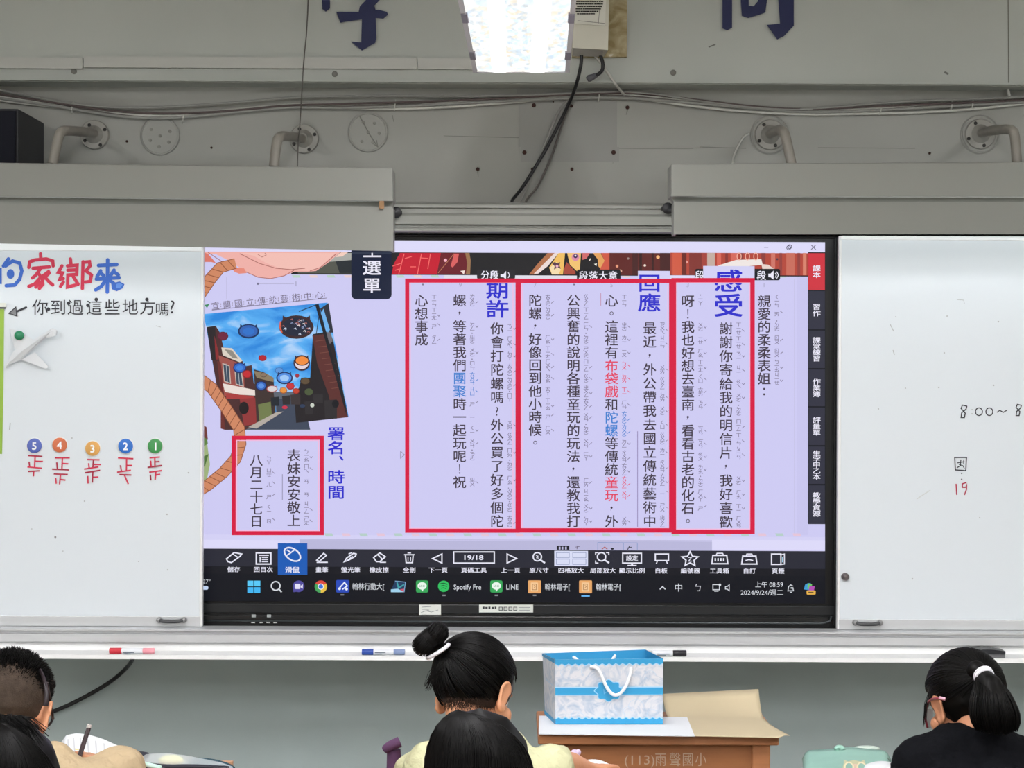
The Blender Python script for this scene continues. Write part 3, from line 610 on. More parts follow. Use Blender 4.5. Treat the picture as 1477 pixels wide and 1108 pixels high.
# green poster at the frame edge
t = thing('green_poster', P(-40, 652, dW), 'bright green poster with a pale top bar at the edge of the whiteboard', 'poster')
m = M(); q = [(-120, 445), (6, 446), (5, 560), (3, 655), (-120, 655)]; a = [P(x, y, dW - .001) for x, y in q]; b_ = [P(x, y, dW) for x, y in q]
m.add(a + b_, [tuple(range(5)), tuple(range(5, 10))[::-1]] + [(i, (i + 1) % 5, 5 + (i + 1) % 5, 5 + i) for i in range(5)], mat('lime_paper', '#93b545', .6, var=.1, scale=6)); m.build('sheet', t)
m = M(); m.hexa([P(-120, 437, dW - .004), P(9, 437, dW - .004), P(9, 443, dW - .004), P(-120, 443, dW - .004)], [P(-120, 437, dW), P(9, 437, dW), P(9, 443, dW), P(-120, 443, dW)], mat('pale_bar', '#d6d8cf', .5)); m.build('top_bar', t)
m = M(); m.hexa([P(-120, 443, dW - .003), P(8, 443, dW - .003), P(8, 445.5, dW - .003), P(-120, 445.5, dW - .003)], [P(-120, 443, dW), P(8, 443, dW), P(8, 445.5, dW), P(-120, 445.5, dW)], blackp); m.build('dark_edge', t)

# ------------------------------------------------------------------ things on the tray
def marker(x0, x1, y, d, col, cap_first, label, capcol=None, clear=None):
    a, b_ = P(x0, y, d), P(x1, y, d); L_ = b_ - a; u = L_.normalized(); r = .0085
    a.z = b_.z = zd(944.6) + r + .0004 - .0005 * 0
    t = thing('marker_pen', (a + b_) / 2 - Vector((0, 0, r)), label, 'marker pen', 'marker pens on the tray')
    capm = mat('marker_cap_' + capcol, capcol, .4); body = mat('marker_barrel', '#dcdfe3', .45); tail = mat('marker_tail_' + (clear or col), clear or col, .45)
    l = L_.length
    def seg(nm, s0, s1, r0, mm, pr=None):
        m = M(); m.lathe(a, u, [(s0 * l, r0 * .86), (s0 * l + .002, r0), (s1 * l - .002, r0), (s1 * l, r0 * .86)], mm, 20); return m.build(nm, t, True, sharp=40)
    if cap_first: seg('cap', 0, .27, r * 1.02, capm); bb = seg('barrel', .27, .74, r, body); seg('tail', .74, 1, r * .96, tail); q0, q1 = .3, .55
    else: seg('tail', 0, .2, r * .9, tail); bb = seg('barrel', .2, .68, r, body); seg('cap', .68, 1, r * 1.02, capm); q0, q1 = .3, .6
    g = G(d - r - .0003); yy = y
    for k in range(2): g.rect(x0 + (x1 - x0) * q0, y + k * 2.0, x0 + (x1 - x0) * (q1 - .08 * k), y + k * 2 + 1.1, mat('label_ink', '#53606e', .6))
    g.build('label_print', bb)
    return t
marker(158, 223, 941, 5.84, '#d97c88', True, 'red marker pen with a red cap lying on the tray', '#c62f3c', '#e59aa4')
marker(522, 584, 941, 5.84, '#4a5f96', True, 'blue marker pen with a blue cap lying on the tray by the hair bun', '#2a4a9c', '#7d8fb4')
marker(929, 990, 943, 5.84, '#1c1c22', False, 'white marker pen with a black cap on the tray behind the blue bag', '#1c1a20', '#b8babc')
t = thing('board_eraser', P(1421, 950, 5.84), 'black board eraser with curved back lying on the tray', 'eraser')
xa, xb = X(1397, 5.84), X(1448.5, 5.84); z0 = zd(944.2) + .001
m = M(); m.box(xa, xb, -.385, -.335, z0, z0 + .012, mat('eraser_felt', '#6a6a6c', .9)); m.build('felt', t)
m = M(); n = 10; prof = [(xa + (xb - xa) * i / n, z0 + .012 + .0085 + .005 * math.sin(math.pi * i / n)) for i in range(n + 1)] + [(xb, z0 + .012), (xa, z0 + .012)]
k = len(prof); vs_ = [(x, -.388, z) for x, z in prof] + [(x, -.332, z) for x, z in prof]
m.add(vs_, [tuple(range(k)), tuple(range(k, 2 * k))[::-1]] + [(i, (i + 1) % k, k + (i + 1) % k, k + i) for i in range(k)], mat('eraser_black', '#202226', .4)); m.build('grip', t)
# ------------------------------------------------------------------ interactive display
bez = mat('bezel_black', '#060709', .35, .4); bezg = mat('bezel_grey', '#17191b', .4, .4); silver = mat('bezel_silver', '#4d5355', .35, .5, .5)
d0 = 6.0
D = thing('interactive_display', P(738, 905, 6.03), 'large black wall display showing a textbook page, between the two whiteboards', 'display')
xl, xr_ = X(240, d0), X(1211, d0); zt, zb2 = Zl(338.5, d0), Zl(905, d0)
m = M(); m.box(xl, xr_, -.198, -.11, zb2, zt, bez, bev=.004); m.build('housing', D)
m = M()
m.box(xr_ - .016, xr_, -.204, -.19, zb2 + .01, zt, bez, bev=.003); m.box(xl, xr_, -.204, -.19, zt - .008, zt, bez, bev=.003)
m.box(xl, xr_ - .01, -.2035, -.19, Zl(886, d0), Zl(872, d0), bezg, bev=.003); m.build('bezel', D)
m = M(); m.tube([(xl, -.206, Zl(897, d0)), (xr_ - .05, -.206, Zl(897, d0)), (xr_ - .026, -.206, Zl(894, d0)), (xr_ - .022, -.206, Zl(886, d0))], .003, silver, 8); m.build('trim_strip', D, True)
m = M(); m.box(xl, xr_ - .03, -.2045, -.19, Zl(896, d0), Zl(889, d0), mat('port_panel', '#0b0c0d', .3, .5), bev=.002); m.build('port_panel', D)
g = G(5.994); pl = mat('port_mark', '#9aa0a0', .5); 
for x in (366, 388): g.rect(x - 3, 886.5, x + 3, 890.5, pl)
for x, y in ((365, 898), (377, 898), (387, 898), (397, 898), (1072, 898.5), (1086, 898.5), (1105, 898.5), (1129, 898.5)): g.rect(x - 2.6, y - .8, x + 2.6, y + .8, mat('port_light', '#c9cdcb', .5))
g.build('port_marks', D)
for x0, y0, x1, y1 in ((604.5, 872.5, 636, 887), (691, 872.5, 769, 883.5)):
    m = M(); f = [P(x0, y0, 5.9955), P(x1, y0, 5.9955), P(x1, y1, 5.9955), P(x0, y1, 5.9955)]; m.hexa(f, [v + Vector((0, .0015, 0)) for v in f], mat('sticker', '#d5d8d2', .6)); s = m.build('sticker', D)
    g = G(5.9955); k = mat('sticker_ink', '#6d7476', .6); k2 = mat('sticker_ink_dark', '#2d3236', .6)
    if x0 < 650:
        for q in ([(608, 876), (622, 875)], [(608, 879), (618, 879)], [(607, 884), (614, 881), (622, 883), (632, 880)], [(612, 882), (619, 880)]): g.stroke(q, .7, k)
    else:
        for i, (a, w) in enumerate(((696, 3), (700, 3.5), (704.5, 3), (709, 3.5), (713.5, 2.5))): g.rect(a, 875.2 + (i % 2) * .4, a + w, 878.6, k2)
        for a in (720, 727, 734, 741): g.frame(a, 876, a + 4.5, 880.5, 1, k2); g.rect(a, 877.9, a + 5, 878.7, k2)
        for yy in (876, 878, 880): g.rect(748, yy, 765 - (yy % 3), yy + .7, k)
    g.build('sticker_print', s)
dS = 5.9985
x_l, x_r, y_t, y_b = 262, 1190, 347.5, 868.5
g = G(dS, base=0)
PG, LAV = '#cdcaf2', '#d9d6f6'
g.rect(x_l, y_t, x_r, y_b, glow('#04060d')); scr = g.m.build('screen', D, fixn=False)
scr.data.materials[0].cycles.emission_sampling = 'NONE'
g = G(dS, base=.0002)
big = glow(PG, True)
g.rect(x_l, 364, x_r, 793, big)
g.rect(x_l, y_t, x_r, 364.5, glow('#dcdaf8', True))
g.rect(1149, 398, 1166, 772, glow('#c8c5ee')); g.rect(x_l, 773, x_r, 793.5, glow('#d3d0f4'))
for x0, x1 in ((291, 432), (1027, 1190)): g.rect(x0, 779, x1, 793.5, glow('#dcd9f8'))
g.rect(432, 780, 1027, 793.5, glow('#b9b7da'))
g.stroke([(1146, 402), (1146, 772)], .8, glow('#bdb9dc')); g.stroke([(1027, 780), (432, 778)], .6, glow('#a5a3c8')); g.stroke([(327, 400), (327, 432)], .8, glow('#b7b3d6'))
for k, x in enumerate(range(472, 1150, 25)):
    c = glow(('#b5cdc8', '#e3c4d8')[k % 2]); g.poly([(x - 4, 769.5), (x + 7, 769.5), (x + 9, 774), (x - 2, 774)], c)
for k, x in enumerate(range(425, 1150, 25)):
    if 505 < x < 568: continue
    c = glow(('#b9d3c4', '#e6cfd0')[k % 2]); g.poly([(x - 4, 397), (x + 7, 397), (x + 9, 400.5), (x - 2, 400.5)], c)
g.build('page', scr)
# titlebar buttons, text numbers
g = G(dS, base=.0012); ink = glow('#4a4860')
g.stroke([(1102, 357), (1108, 357)], .8, glow('#8b88a8')); g.ring(1137.5, 357.5, 2.8, 1, ink); g.ring(1139, 356, 2.8, 1, ink)
g.stroke([(1170, 353.5), (1176.5, 360)], 1, ink); g.stroke([(1176.5, 353.5), (1170, 360)], 1, ink)
for t_, x in (('1', 1102), ('3', 992), ('5', 882), ('7', 772), ('9', 664)): g.text(t_, x, 411, 9, glow('#a3a0c0'), 0, 'c')
for x in (828, 610): g.dot(x, 410.5, 1.6, glow('#77748f'), 1.2)
g.stroke([(372, 409.5), (424, 409.5)], .6, glow('#a9a5c6')); g.dot(372, 409.5, 1.6, glow('#77748f')); g.stroke([(427, 406), (427, 413)], 1, glow('#9a97b6'))
g.build('window_marks', scr)

# illustration strip across the top of the page
g = G(dS, base=.0012)
C = lambda h: glow(h)
g.rect(420, 365, 1166, 397.5, C('#1f1e20'))
g.poly([(420, 365), (520, 365), (520, 394.5), (430, 394.5)], C('#55574f')); g.poly([(480, 365), (520, 365), (520, 394), (490, 394)], C('#2a2f33'))
g.poly([(478, 365), (520, 365), (520, 374), (472, 378)], C('#a9aaa4'))
# woven pink cloth and rope, far side
pk, pk2, pl_ = C('#eeb0a8'), C('#f2beb4'), C('#a9655e')
g.poly([(291, 363), (492, 363), (484, 370), (472, 380), (456, 391), (444, 392), (425, 392), (408, 399), (388, 402), (370, 399), (352, 391), (338, 381), (326, 374), (312, 367), (291, 366)], pk)
g.poly([(346, 365), (484, 365), (462, 385), (448, 391), (425, 390), (404, 387), (385, 380), (366, 369)], pk2)
g.poly([(492, 364), (502, 364), (494, 370), (484, 371)], C('#f4cdbd'))
g.stroke([(346, 366), (374, 380), (398, 387), (420, 389), (440, 387)], 1, pl_); g.stroke([(300, 364), (330, 384), (352, 391), (372, 400), (390, 402), (410, 398), (424, 390)], 1, pl_); g.stroke([(447, 391), (462, 386), (474, 376), (484, 367)], 1, pl_)
g.stroke([(372, 367), (378, 371), (384, 368), (382, 365)], .8, pl_)
g.poly([(291, 364), (300, 366), (312, 380), (305, 378), (296, 378), (291, 377)], C('#d9786a')); g.poly([(334, 386), (352, 387), (356, 394), (345, 395), (338, 392)], C('#e58a7a'))
def rope(path, w0, w1, col, line, step):
    g.stroke(path, w0 + 2, line, w1 + 2); g.stroke(path, w0, col, w1)
    tot = []
    for a, b_ in zip(path, path[1:]):
        L_ = math.hypot(b_[0] - a[0], b_[1] - a[1]); k = max(1, int(L_ / step))
        for i in range(k):
            q = (i + .5) / k; tot.append((a[0] + (b_[0] - a[0]) * q, a[1] + (b_[1] - a[1]) * q, (b_[0] - a[0]) / L_, (b_[1] - a[1]) / L_))
    for i, (x, y, dx, dy) in enumerate(tot):
        w = w0 + (w1 - w0) * i / max(1, len(tot) - 1); nx, ny = -dy, dx; h = w * .5
        g.stroke([(x - nx * h - dx * 3, y - ny * h - dy * 3), (x + dx * .5, y + dy * .5), (x + nx * h + dx * 4, y + ny * h + dy * 4)], 1, line)
rl, rc = C('#8a4f36'), C('#cf8762')
rope([(340, 380), (318, 386), (304, 402), (288, 424)], 13, 17, rc, rl, 8)
# black-ground figures of the strip
g.poly([(577, 365), (568, 381), (565, 396), (675, 396), (672, 365)], C('#6a1d26')); g.poly([(577, 365), (568, 381), (565, 396), (630, 396), (636, 365)], C('#c4172d'))
hl = C('#f06d6a')
for q in ([(583, 366), (575, 396)], [(608, 366), (602, 396)], [(621, 366), (617, 388)], [(566, 384), (578, 380)], [(584, 373), (594, 370)], [(592, 385), (600, 385)], [(606, 372), (618, 373)], [(570, 390), (576, 388)]): g.stroke(q, 1.2, hl)
g.poly([(655, 366), (662, 366), (660, 378), (653, 386), (650, 384)], C('#d9605f')); g.poly([(671, 365), (677, 365), (679, 376), (678, 396), (672, 396), (674, 380)], C('#9a7350')); g.stroke([(655, 366), (632, 394)], .7, C('#c98460')); g.dot(642.5, 375.5, 2.4, C('#f6b3c4')); g.poly([(664, 391), (671, 390), (669, 396)], C('#f4e3da'))
g.poly([(790, 365), (800, 365), (786, 382), (772, 396), (763, 396), (776, 380)], C('#b0704a')); g.poly([(800, 365), (806, 365), (790, 384), (776, 395), (770, 395)], C('#ecd9d4')); g.poly([(806, 365), (815, 365), (812, 396), (796, 396), (792, 386)], C('#f0be62')); g.poly([(793, 386), (803, 378), (809, 388), (806, 396), (796, 396)], C('#f5dcae'))
g.poly([(800, 378), (804, 380), (808, 378), (807, 383), (809, 388), (804, 386), (799, 389), (800, 384), (796, 380)], C('#5b3a4a')); g.dot(803.5, 384, 2, C('#e8b0c0'))
g.poly([(818, 365), (838, 365), (836, 392), (832, 391), (822, 382)], C('#f2c271')); g.dot(830, 371, 5.5, C('#d98aa8')); g.dot(830, 369.5, 3, C('#3b2a55')); g.dot(830, 369, 1.3, C('#f4e6ef')); g.poly([(813, 390), (817, 378), (830, 392), (830, 396), (813, 396)], C('#a84a3a'))
g.poly([(855, 365), (866, 365), (872, 376), (866, 388), (863, 384), (862, 374)], C('#e2a25c')); g.poly([(840, 365), (851, 365), (846, 373), (840, 375)], C('#d06a6a')); g.poly([(857, 381), (861, 380), (860, 384)], C('#f2efe6')); g.stroke([(850, 376), (852, 373)], 1.5, C('#efe2d2'))
g.poly([(867, 365), (879, 365), (879, 389), (865, 389), (872, 376)], C('#cf5844')); g.rect(879, 365, 967, 397, C('#5f2420')); g.rect(967, 365, 1166, 397, C('#b4483a'))
for x, y, r, c in ((890, 384, 2, '#e79a78'), (906, 373, 1.6, '#a08a84'), (930, 383, 1.8, '#f3dfd2'), (925, 383, 1.2, '#d98a8a'), (895, 391, 2.2, '#d9a890'), (949, 371, 2.6, '#f6b97c'), (973, 388, 2, '#f0b08c'), (990, 378, 2, '#eaa9a0'), (1121, 374, 1.6, '#5a3a48')): g.dot(x, y, r, C(c))
for x0, x1, c in ((912, 920, '#47201e'), (922, 926, '#371816'), (940, 943, '#3a1a18'), (952, 966, '#47201e'), (970, 983, '#d05c44'), (983, 990, '#6d2c26'), (994, 1012, '#843832'), (1012, 1020, '#a6443a'), (1020, 1031, '#c4ada2'), (1034, 1040, '#d8685a'), (1046, 1050, '#8c3a36'), (1054, 1064, '#d66a5c'), (1068, 1072, '#8f3c38'), (1098, 1104, '#8e3d3a'), (1112, 1118, '#cf7668'), (1124, 1128, '#96423e'), (1134, 1146, '#c96d5c'), (1150, 1154, '#93403c'), (1158, 1163, '#d8836c')): g.rect(x0, 365, x1, 397, C(c))
g.poly([(1036, 383), (1062, 375), (1098, 374), (1100, 382), (1060, 386), (1036, 397)], C('#efe6e2')); g.poly([(1098, 381), (1108, 382), (1122, 392), (1100, 390)], C('#e8d3cc'))
for x in (1066, 1078, 1090): g.ring(x, 370, 3, 1.2, C('#f1b4a2'), 5)
g.rect(942, 397.3, 1030, 402, C('#dedbf6')); g.rect(640, 397.3, 834, 402, C('#dfdde9'))
# lower rope ring and garden scraps
g.poly([(262, 610), (299, 640), (303, 670), (297, 700), (291, 715), (262, 715)], C('#9eb07c')); g.poly([(291, 612), (298, 616), (300, 634), (293, 640), (291, 626)], C('#6f3a34')); g.poly([(291, 628), (299, 634), (300, 640), (291, 646)], C('#5f8045')); g.poly([(291, 660), (301, 655), (296, 672), (291, 676)], C('#4f7038'))
rope_a = [(280, 540), (306, 560), (327, 590), (345, 618), (347, 640), (340, 662), (322, 682), (300, 700), (280, 712)]
g.build('illustration', scr)

# photograph of a lantern-hung street, tilted
sky = bpy.data.materials.new('picture_sky'); sky.use_nodes = True; nt = sky.node_tree; b = nt.nodes['Principled BSDF']; b.inputs['Base Color'].default_value = (0.006, .006, .007, 1); b.inputs['Specular IOR Level'].default_value = .1
tc = nt.nodes.new('ShaderNodeTexCoord'); mp = nt.nodes.new('ShaderNodeMapping'); mp.inputs['Scale'].default_value = (7, 1, 13); mp.inputs['Rotation'].default_value = (0, -.5, 0); nt.links.new(tc.outputs['Object'], mp.inputs[0])
nz = nt.nodes.new('ShaderNodeTexNoise'); nz.inputs['Scale'].default_value = 1.2; nz.inputs['Detail'].default_value = 6; nz.inputs['Distortion'].default_value = .6; nt.links.new(mp.outputs[0], nz.inputs['Vector'])
rp = nt.nodes.new('ShaderNodeValToRGB'); e = rp.color_ramp.elements; e[0].position = .38; e[0].color = lin('#2a86dc'); e[1].position = .72; e[1].color = lin('#cfe4fb'); q = e.new(.54); q.color = lin('#58aef2')
nt.links.new(nz.outputs['Fac'], rp.inputs[0]); nt.links.new(rp.outputs[0], b.inputs['Emission Color']); b.inputs['Emission Strength'].default_value = 1; sky.cycles.emission_sampling = 'NONE'
Zp = lambda L_, oy=350: [(285 + x / 4.923, oy + y / 4.923) for x, y in L_]
g = G(dS, base=.0024)
g.poly([(294, 453), (472.5, 436.5), (503, 601), (324, 619)], sky)
g.poly(Zp([(65, 600), (130, 592), (160, 640), (185, 745), (245, 750), (320, 840), (330, 880), (385, 870), (400, 1000), (540, 1080), (560, 1330), (190, 1330)]), C('#4a2a2a'))
g.poly(Zp([(65, 600), (125, 592), (140, 830), (100, 835)]), C('#2a2426'))
g.poly(Zp([(120, 660), (150, 780), (150, 830), (130, 830)]), C('#8a2a2c'))
g.poly(Zp([(170, 745), (245, 750), (320, 840), (300, 850), (180, 800)]), C('#d9cfc2')); g.poly(Zp([(190, 757), (245, 765), (290, 825), (250, 820)]), C('#8f8a80'))
g.poly(Zp([(150, 800), (330, 870), (335, 1100), (190, 1090)]), C('#9c5048')); g.poly(Zp([(140, 840), (165, 850), (185, 1000), (165, 1320), (195, 1330)]), C('#6a2f2c'))
for q in ([(180, 860), (225, 875), (235, 1000), (192, 985)], [(265, 890), (310, 905), (325, 1020), (275, 1005)]): g.poly(Zp(q), C('#3c4a5a')); g.stroke(Zp(q + q[:1]), 1.2, C('#c9b9ae')); g.stroke(Zp([((q[0][0] + q[1][0]) / 2, q[0][1]), ((q[2][0] + q[3][0]) / 2, q[2][1])]), .8, C('#aeb6c0'))
g.poly(Zp([(180, 1000), (400, 1045), (560, 1080), (555, 1095), (300, 1080), (195, 1060)]), C('#e8dcd4')); g.poly(Zp([(200, 1070), (400, 1090), (400, 1110), (205, 1110)]), C('#a83a38'))
g.poly(Zp([(300, 1110), (420, 1100), (430, 1290), (330, 1300)]), C('#8f3434')); g.poly(Zp([(400, 900), (470, 920), (540, 960), (560, 1300), (420, 1290)]), C('#3d2f2c')); g.poly(Zp([(430, 1150), (520, 1130), (530, 1250), (440, 1270)]), C('#6f7a4a')); g.dot(285 + 330 / 4.923, 350 + 1175 / 4.923, 7, C('#1d1416'), 9)
g.poly(Zp([(400, 910), (490, 930), (540, 960), (540, 990), (420, 960)]), C('#8a7a60'))
g.poly(Zp([(540, 1060), (740, 1060), (800, 1330), (340, 1330), (560, 1210)]), C('#5d6470')); g.poly(Zp([(570, 1110), (740, 1100), (800, 1325), (370, 1325), (560, 1210)]), C('#3d4658')); g.poly(Zp([(360, 1310), (560, 1205), (610, 1200), (420, 1320)]), C('#b3a9a0'))
g.poly(Zp([(740, 960), (800, 960), (820, 650), (940, 630), (965, 700), (1070, 1240), (700, 1280), (690, 1140)]), C('#221d20')); g.poly(Zp([(815, 660), (905, 650), (1000, 1000), (1070, 1240), (970, 1250), (930, 1080), (850, 860)]), C('#5a2c28')); g.poly(Zp([(905, 640), (945, 630), (960, 700), (940, 720)]), C('#6f6a70'))
for k in range(9):
    y = 700 + k * 42; g.stroke(Zp([(840 + k * 14, y), (925 + k * 13, y - 10)]), .7, C('#7c4a42'))
g.poly(Zp([(835, 440), (860, 437), (1040, 1100), (1060, 1235), (1010, 1060)]), C('#17181f')); g.poly(Zp([(870, 470), (930, 430), (965, 640), (940, 640), (905, 560)]), C('#2a2e3a')); g.poly(Zp([(875, 500), (895, 470), (940, 620), (925, 640)]), C('#6db0ea')); g.stroke(Zp([(720, 490), (835, 445)]), 1.2, C('#1c2230')); g.stroke(Zp([(868, 480), (842, 660)]), 1, C('#1c2230'))
for x, y, w, h in ((600, 1090, 60, 60), (660, 1080, 70, 70), (760, 1130, 60, 90), (820, 1080, 70, 60), (900, 1120, 90, 130), (520, 1100, 60, 60)): g.poly(Zp([(x, y), (x + w, y - 6), (x + w, y + h), (x + 6, y + h)]), C(random.choice(('#19191c', '#2d2a2c', '#3a3132', '#1e242c'))))
g.dot(*Zp([(815, 1155)])[0], 3, C('#c9d0c4')); g.dot(*Zp([(620, 1170)])[0], 4, C('#c8324a'), 2.4); g.dot(*Zp([(745, 1160)])[0], 4, C('#2b3a55'), 2.5); g.dot(*Zp([(980, 1145)])[0], 5, C('#14141a'), 6)
g.dot(*Zp([(540, 1040)])[0], 3, C('#d9d4d0')); g.dot(*Zp([(790, 1060)])[0], 6, C('#4a5638'), 5)
def lantern(x, y, rx, ry, rim, fill, inner=None):
    X_, Y_ = Zp([(x, y)])[0]; g.dot(X_, Y_, rx, C(rim), ry); g.dot(X_, Y_ - .3, rx * .84, C(fill), ry * .8)
    for s in (-1, 1): g.poly([(X_ + s * rx * .55, Y_ - ry * .75), (X_ + s * rx * .8, Y_ - ry * .55), (X_ + s * rx * .78, Y_ - ry * .98)], C(rim))
    if inner: g.dot(X_, Y_, rx * .55, C(inner), ry * .5)
lantern(363, 630, 15.5, 10.5, '#17305e', '#2f62b4', '#2c70c8'); lantern(702, 600, 25, 17, '#3a2426', '#1d2438')
for k in range(26):
    a, r = random.random() * 6.28, random.random() ** .5; x, y = Zp([(702 + math.cos(a) * r * 100, 605 + math.sin(a) * r * 62)])[0]; g.stroke([(x - 1.5, y), (x + 1.2, y - 1.3), (x + 2, y + 1)], 1, C(random.choice(('#c9d2e6', '#8f9cc0', '#e6e2e4', '#a7645e'))))
g.stroke(Zp([(590, 560), (585, 600), (600, 640)]), 2, C('#d8604a'))
lantern(180, 665, 8, 6.5, '#5a1a2c', '#6d1f38'); lantern(462, 820, 6, 4.5, '#8f1a2a', '#b3202e'); lantern(300, 890, 9.5, 7.5, '#16306c', '#2d66c4', '#3f83da'); lantern(352, 935, 6.5, 6, '#8a1c22', '#c22a30')
lantern(740, 855, 12, 11.5, '#3a2630', '#e6d4da'); X_, Y_ = Zp([(742, 838)])[0]; g.dot(X_, Y_, 10.5, C('#3a2226'), 7.5); g.dot(X_, Y_, 9, C('#f08c3c'), 6)
lantern(580, 910, 6, 4.6, '#3a6fb4', '#5a94d8'); lantern(618, 962, 12, 9, '#182a5c', '#4f8ce0', '#9ec6f4'); lantern(452, 1018, 8, 7, '#16275a', '#2f62bc', '#5a8fdc'); lantern(610, 1050, 5.5, 4.5, '#a85a20', '#e8923a'); lantern(660, 1020, 6, 5, '#8f1f28', '#c8323a'); lantern(700, 1055, 5, 4.5, '#7a2420', '#c0402c'); lantern(765, 985, 7.5, 5.5, '#2a2018', '#5c4a34'); lantern(708, 945, 3, 3, '#7a2630', '#a83040'); lantern(470, 940, 4.5, 3.5, '#5a4a40', '#8a7460'); lantern(530, 1040, 8, 5, '#a84a4a', '#d9d2d4')
g.build('picture', scr)
g = G(dS, base=.0034)
rope(rope_a, 15, 15, rc, rl, 9); g.build('rope_drawing', scr)

# caption above the picture, heading words, body text, phonetic marks
ZH = dict(p.split(':') for p in ('親:ㄑㄧㄣ 愛:ㄞˋ 的:˙ㄉㄜ 柔:ㄖㄡˊ 表:ㄅㄧㄠˇ 姐:ㄐㄧㄝˇ 謝:ㄒㄧㄝˋ 你:ㄋㄧˇ 寄:ㄐㄧˋ 給:ㄍㄟˇ 我:ㄨㄛˇ 明:ㄇㄧㄥˊ 信:ㄒㄧㄣˋ 片:ㄆㄧㄢˋ 好:ㄏㄠˇ 喜:ㄒㄧˇ 歡:ㄏㄨㄢ 呀:˙ㄧㄚ 也:ㄧㄝˇ 想:ㄒㄧㄤˇ 去:ㄑㄩˋ 臺:ㄊㄞˊ 南:ㄋㄢˊ 看:ㄎㄢˋ 古:ㄍㄨˇ 老:ㄌㄠˇ 化:ㄏㄨㄚˋ 石:ㄕˊ 最:ㄗㄨㄟˋ 近:ㄐㄧㄣˋ 外:ㄨㄞˋ 公:ㄍㄨㄥ 帶:ㄉㄞˋ 國:ㄍㄨㄛˊ 立:ㄌㄧˋ 傳:ㄔㄨㄢˊ 統:ㄊㄨㄥˇ 藝:ㄧˋ 術:ㄕㄨˋ 中:ㄓㄨㄥ 心:ㄒㄧㄣ 這:ㄓㄜˋ 裡:ㄌㄧˇ 有:ㄧㄡˇ 布:ㄅㄨˋ 袋:ㄉㄞˋ 戲:ㄒㄧˋ 和:ㄏㄢˋ 陀:ㄊㄨㄛˊ 螺:ㄌㄨㄛˊ 等:ㄉㄥˇ 童:ㄊㄨㄥˊ 玩:ㄨㄢˊ 興:ㄒㄧㄥ 奮:ㄈㄣˋ 說:ㄕㄨㄛ 各:ㄍㄜˋ 種:ㄓㄨㄥˇ 法:ㄈㄚˇ 還:ㄏㄞˊ 教:ㄐㄧㄠ 打:ㄉㄚˇ 像:ㄒㄧㄤˋ 回:ㄏㄨㄟˊ 到:ㄉㄠˋ 他:ㄊㄚ 小:ㄒㄧㄠˇ 時:ㄕˊ 候:ㄏㄡˋ 會:ㄏㄨㄟˋ 嗎:˙ㄇㄚ 買:ㄇㄞˇ 了:˙ㄌㄜ 多:ㄉㄨㄛ 個:˙ㄍㄜ 著:˙ㄓㄜ 們:˙ㄇㄣ 團:ㄊㄨㄢˊ 聚:ㄐㄩˋ 一:ㄧ 起:ㄑㄧˇ 呢:˙ㄋㄜ 祝:ㄓㄨˋ 事:ㄕˋ 成:ㄔㄥˊ 妹:ㄇㄟˋ 安:ㄢ 敬:ㄐㄧㄥˋ 上:ㄕㄤˋ 八:ㄅㄚ 月:ㄩㄝˋ 二:ㄦˋ 十:ㄕˊ 七:ㄑㄧ 日:ㄖˋ').split())
gt = G(dS, base=.0042); gz = G(dS, base=.0045)
tk, tz, tr, tb = glow('#3d3340'), glow('#7f7896'), glow('#e2435f'), glow('#3d7fd0')
lt, lz = .0043, .0046
def column(x, y0, y1, s, red=(), blue=(), size=18.6):
    n = len(s)
    for i, c in enumerate(s):
        y = y0 + (y1 - y0) * i / max(1, n - 1); mm = tr if i in red else tb if i in blue else tk; mz = tr if i in red else tb if i in blue else tz
        if c in '，、': gt.dot(x, y - 1, 1.6, mm); gt.stroke([(x + .8, y - 1), (x - 1.5, y + 3)], 1.2, mm, .3); continue
        if c == '。': gt.ring(x, y - .5, 2.3, .9, mm); continue
        if c == '！': gt.stroke([(x, y - 7), (x, y + 2)], 1.7, mm, 1); gt.dot(x, y + 5.5, 1.1, mm); continue
        if c == '：': gt.dot(x, y - 4, 1.5, mm); gt.dot(x, y + 4, 1.5, mm); continue
        if c == '？': gt.text('?', x, y, 18, mm, 0, 'c'); continue
        gt.ch(c, x, y, size, mm, .012, l=lt, sx=1.06)
        z = ZH.get(c, ''); tone = [t_ for t_ in z if t_ in 'ˊˇˋ˙']; z = ''.join(t_ for t_ in z if t_ not in 'ˊˇˋ˙')
        k = len(z); ph = 6.3 if k < 3 else 5.7
        for j, q in enumerate(z): gz.ch(q, x + 18.2, y + (j - (k - 1) / 2) * ph, 7.2, mz, .012, l=lz, sx=1.12)
        if tone:
            if tone[0] == '˙': gz.dot(x + 18, y - (k + .3) * ph / 2 - 1.5, .9, mz)
            else:
                xx, yy = x + 25, y + ((k - 1) / 2 * ph) - 3
                gz.stroke({'ˊ': [(xx - 2, yy + 1.5), (xx + 1.8, yy - 1.5)], 'ˋ': [(xx - 2, yy - 1.5), (xx + 1.8, yy + 1.5)], 'ˇ': [(xx - 2, yy - 1.2), (xx, yy + 1.2), (xx + 2, yy - 1.2)]}[tone[0]], .9, mz)
    gt.cut('text_column', scr); gz.cut('phonetic_column', scr)
column(1102, 434.5, 565, '親愛的柔柔表姐：'); column(1047, 474, 753, '謝謝你寄給我的明信片，我好喜歡'); column(992, 434.5, 752, '呀！我也好想去臺南，看看古老的化石。')
column(937, 473.5, 752, '最近，外公帶我去國立傳統藝術中'); column(882, 434, 752, '心。這裡有布袋戲和陀螺等傳統童玩，外', (5, 6, 7, 14, 15), (9, 10)); column(827, 433.5, 752, '公興奮的說明各種童玩的玩法，還教我打')
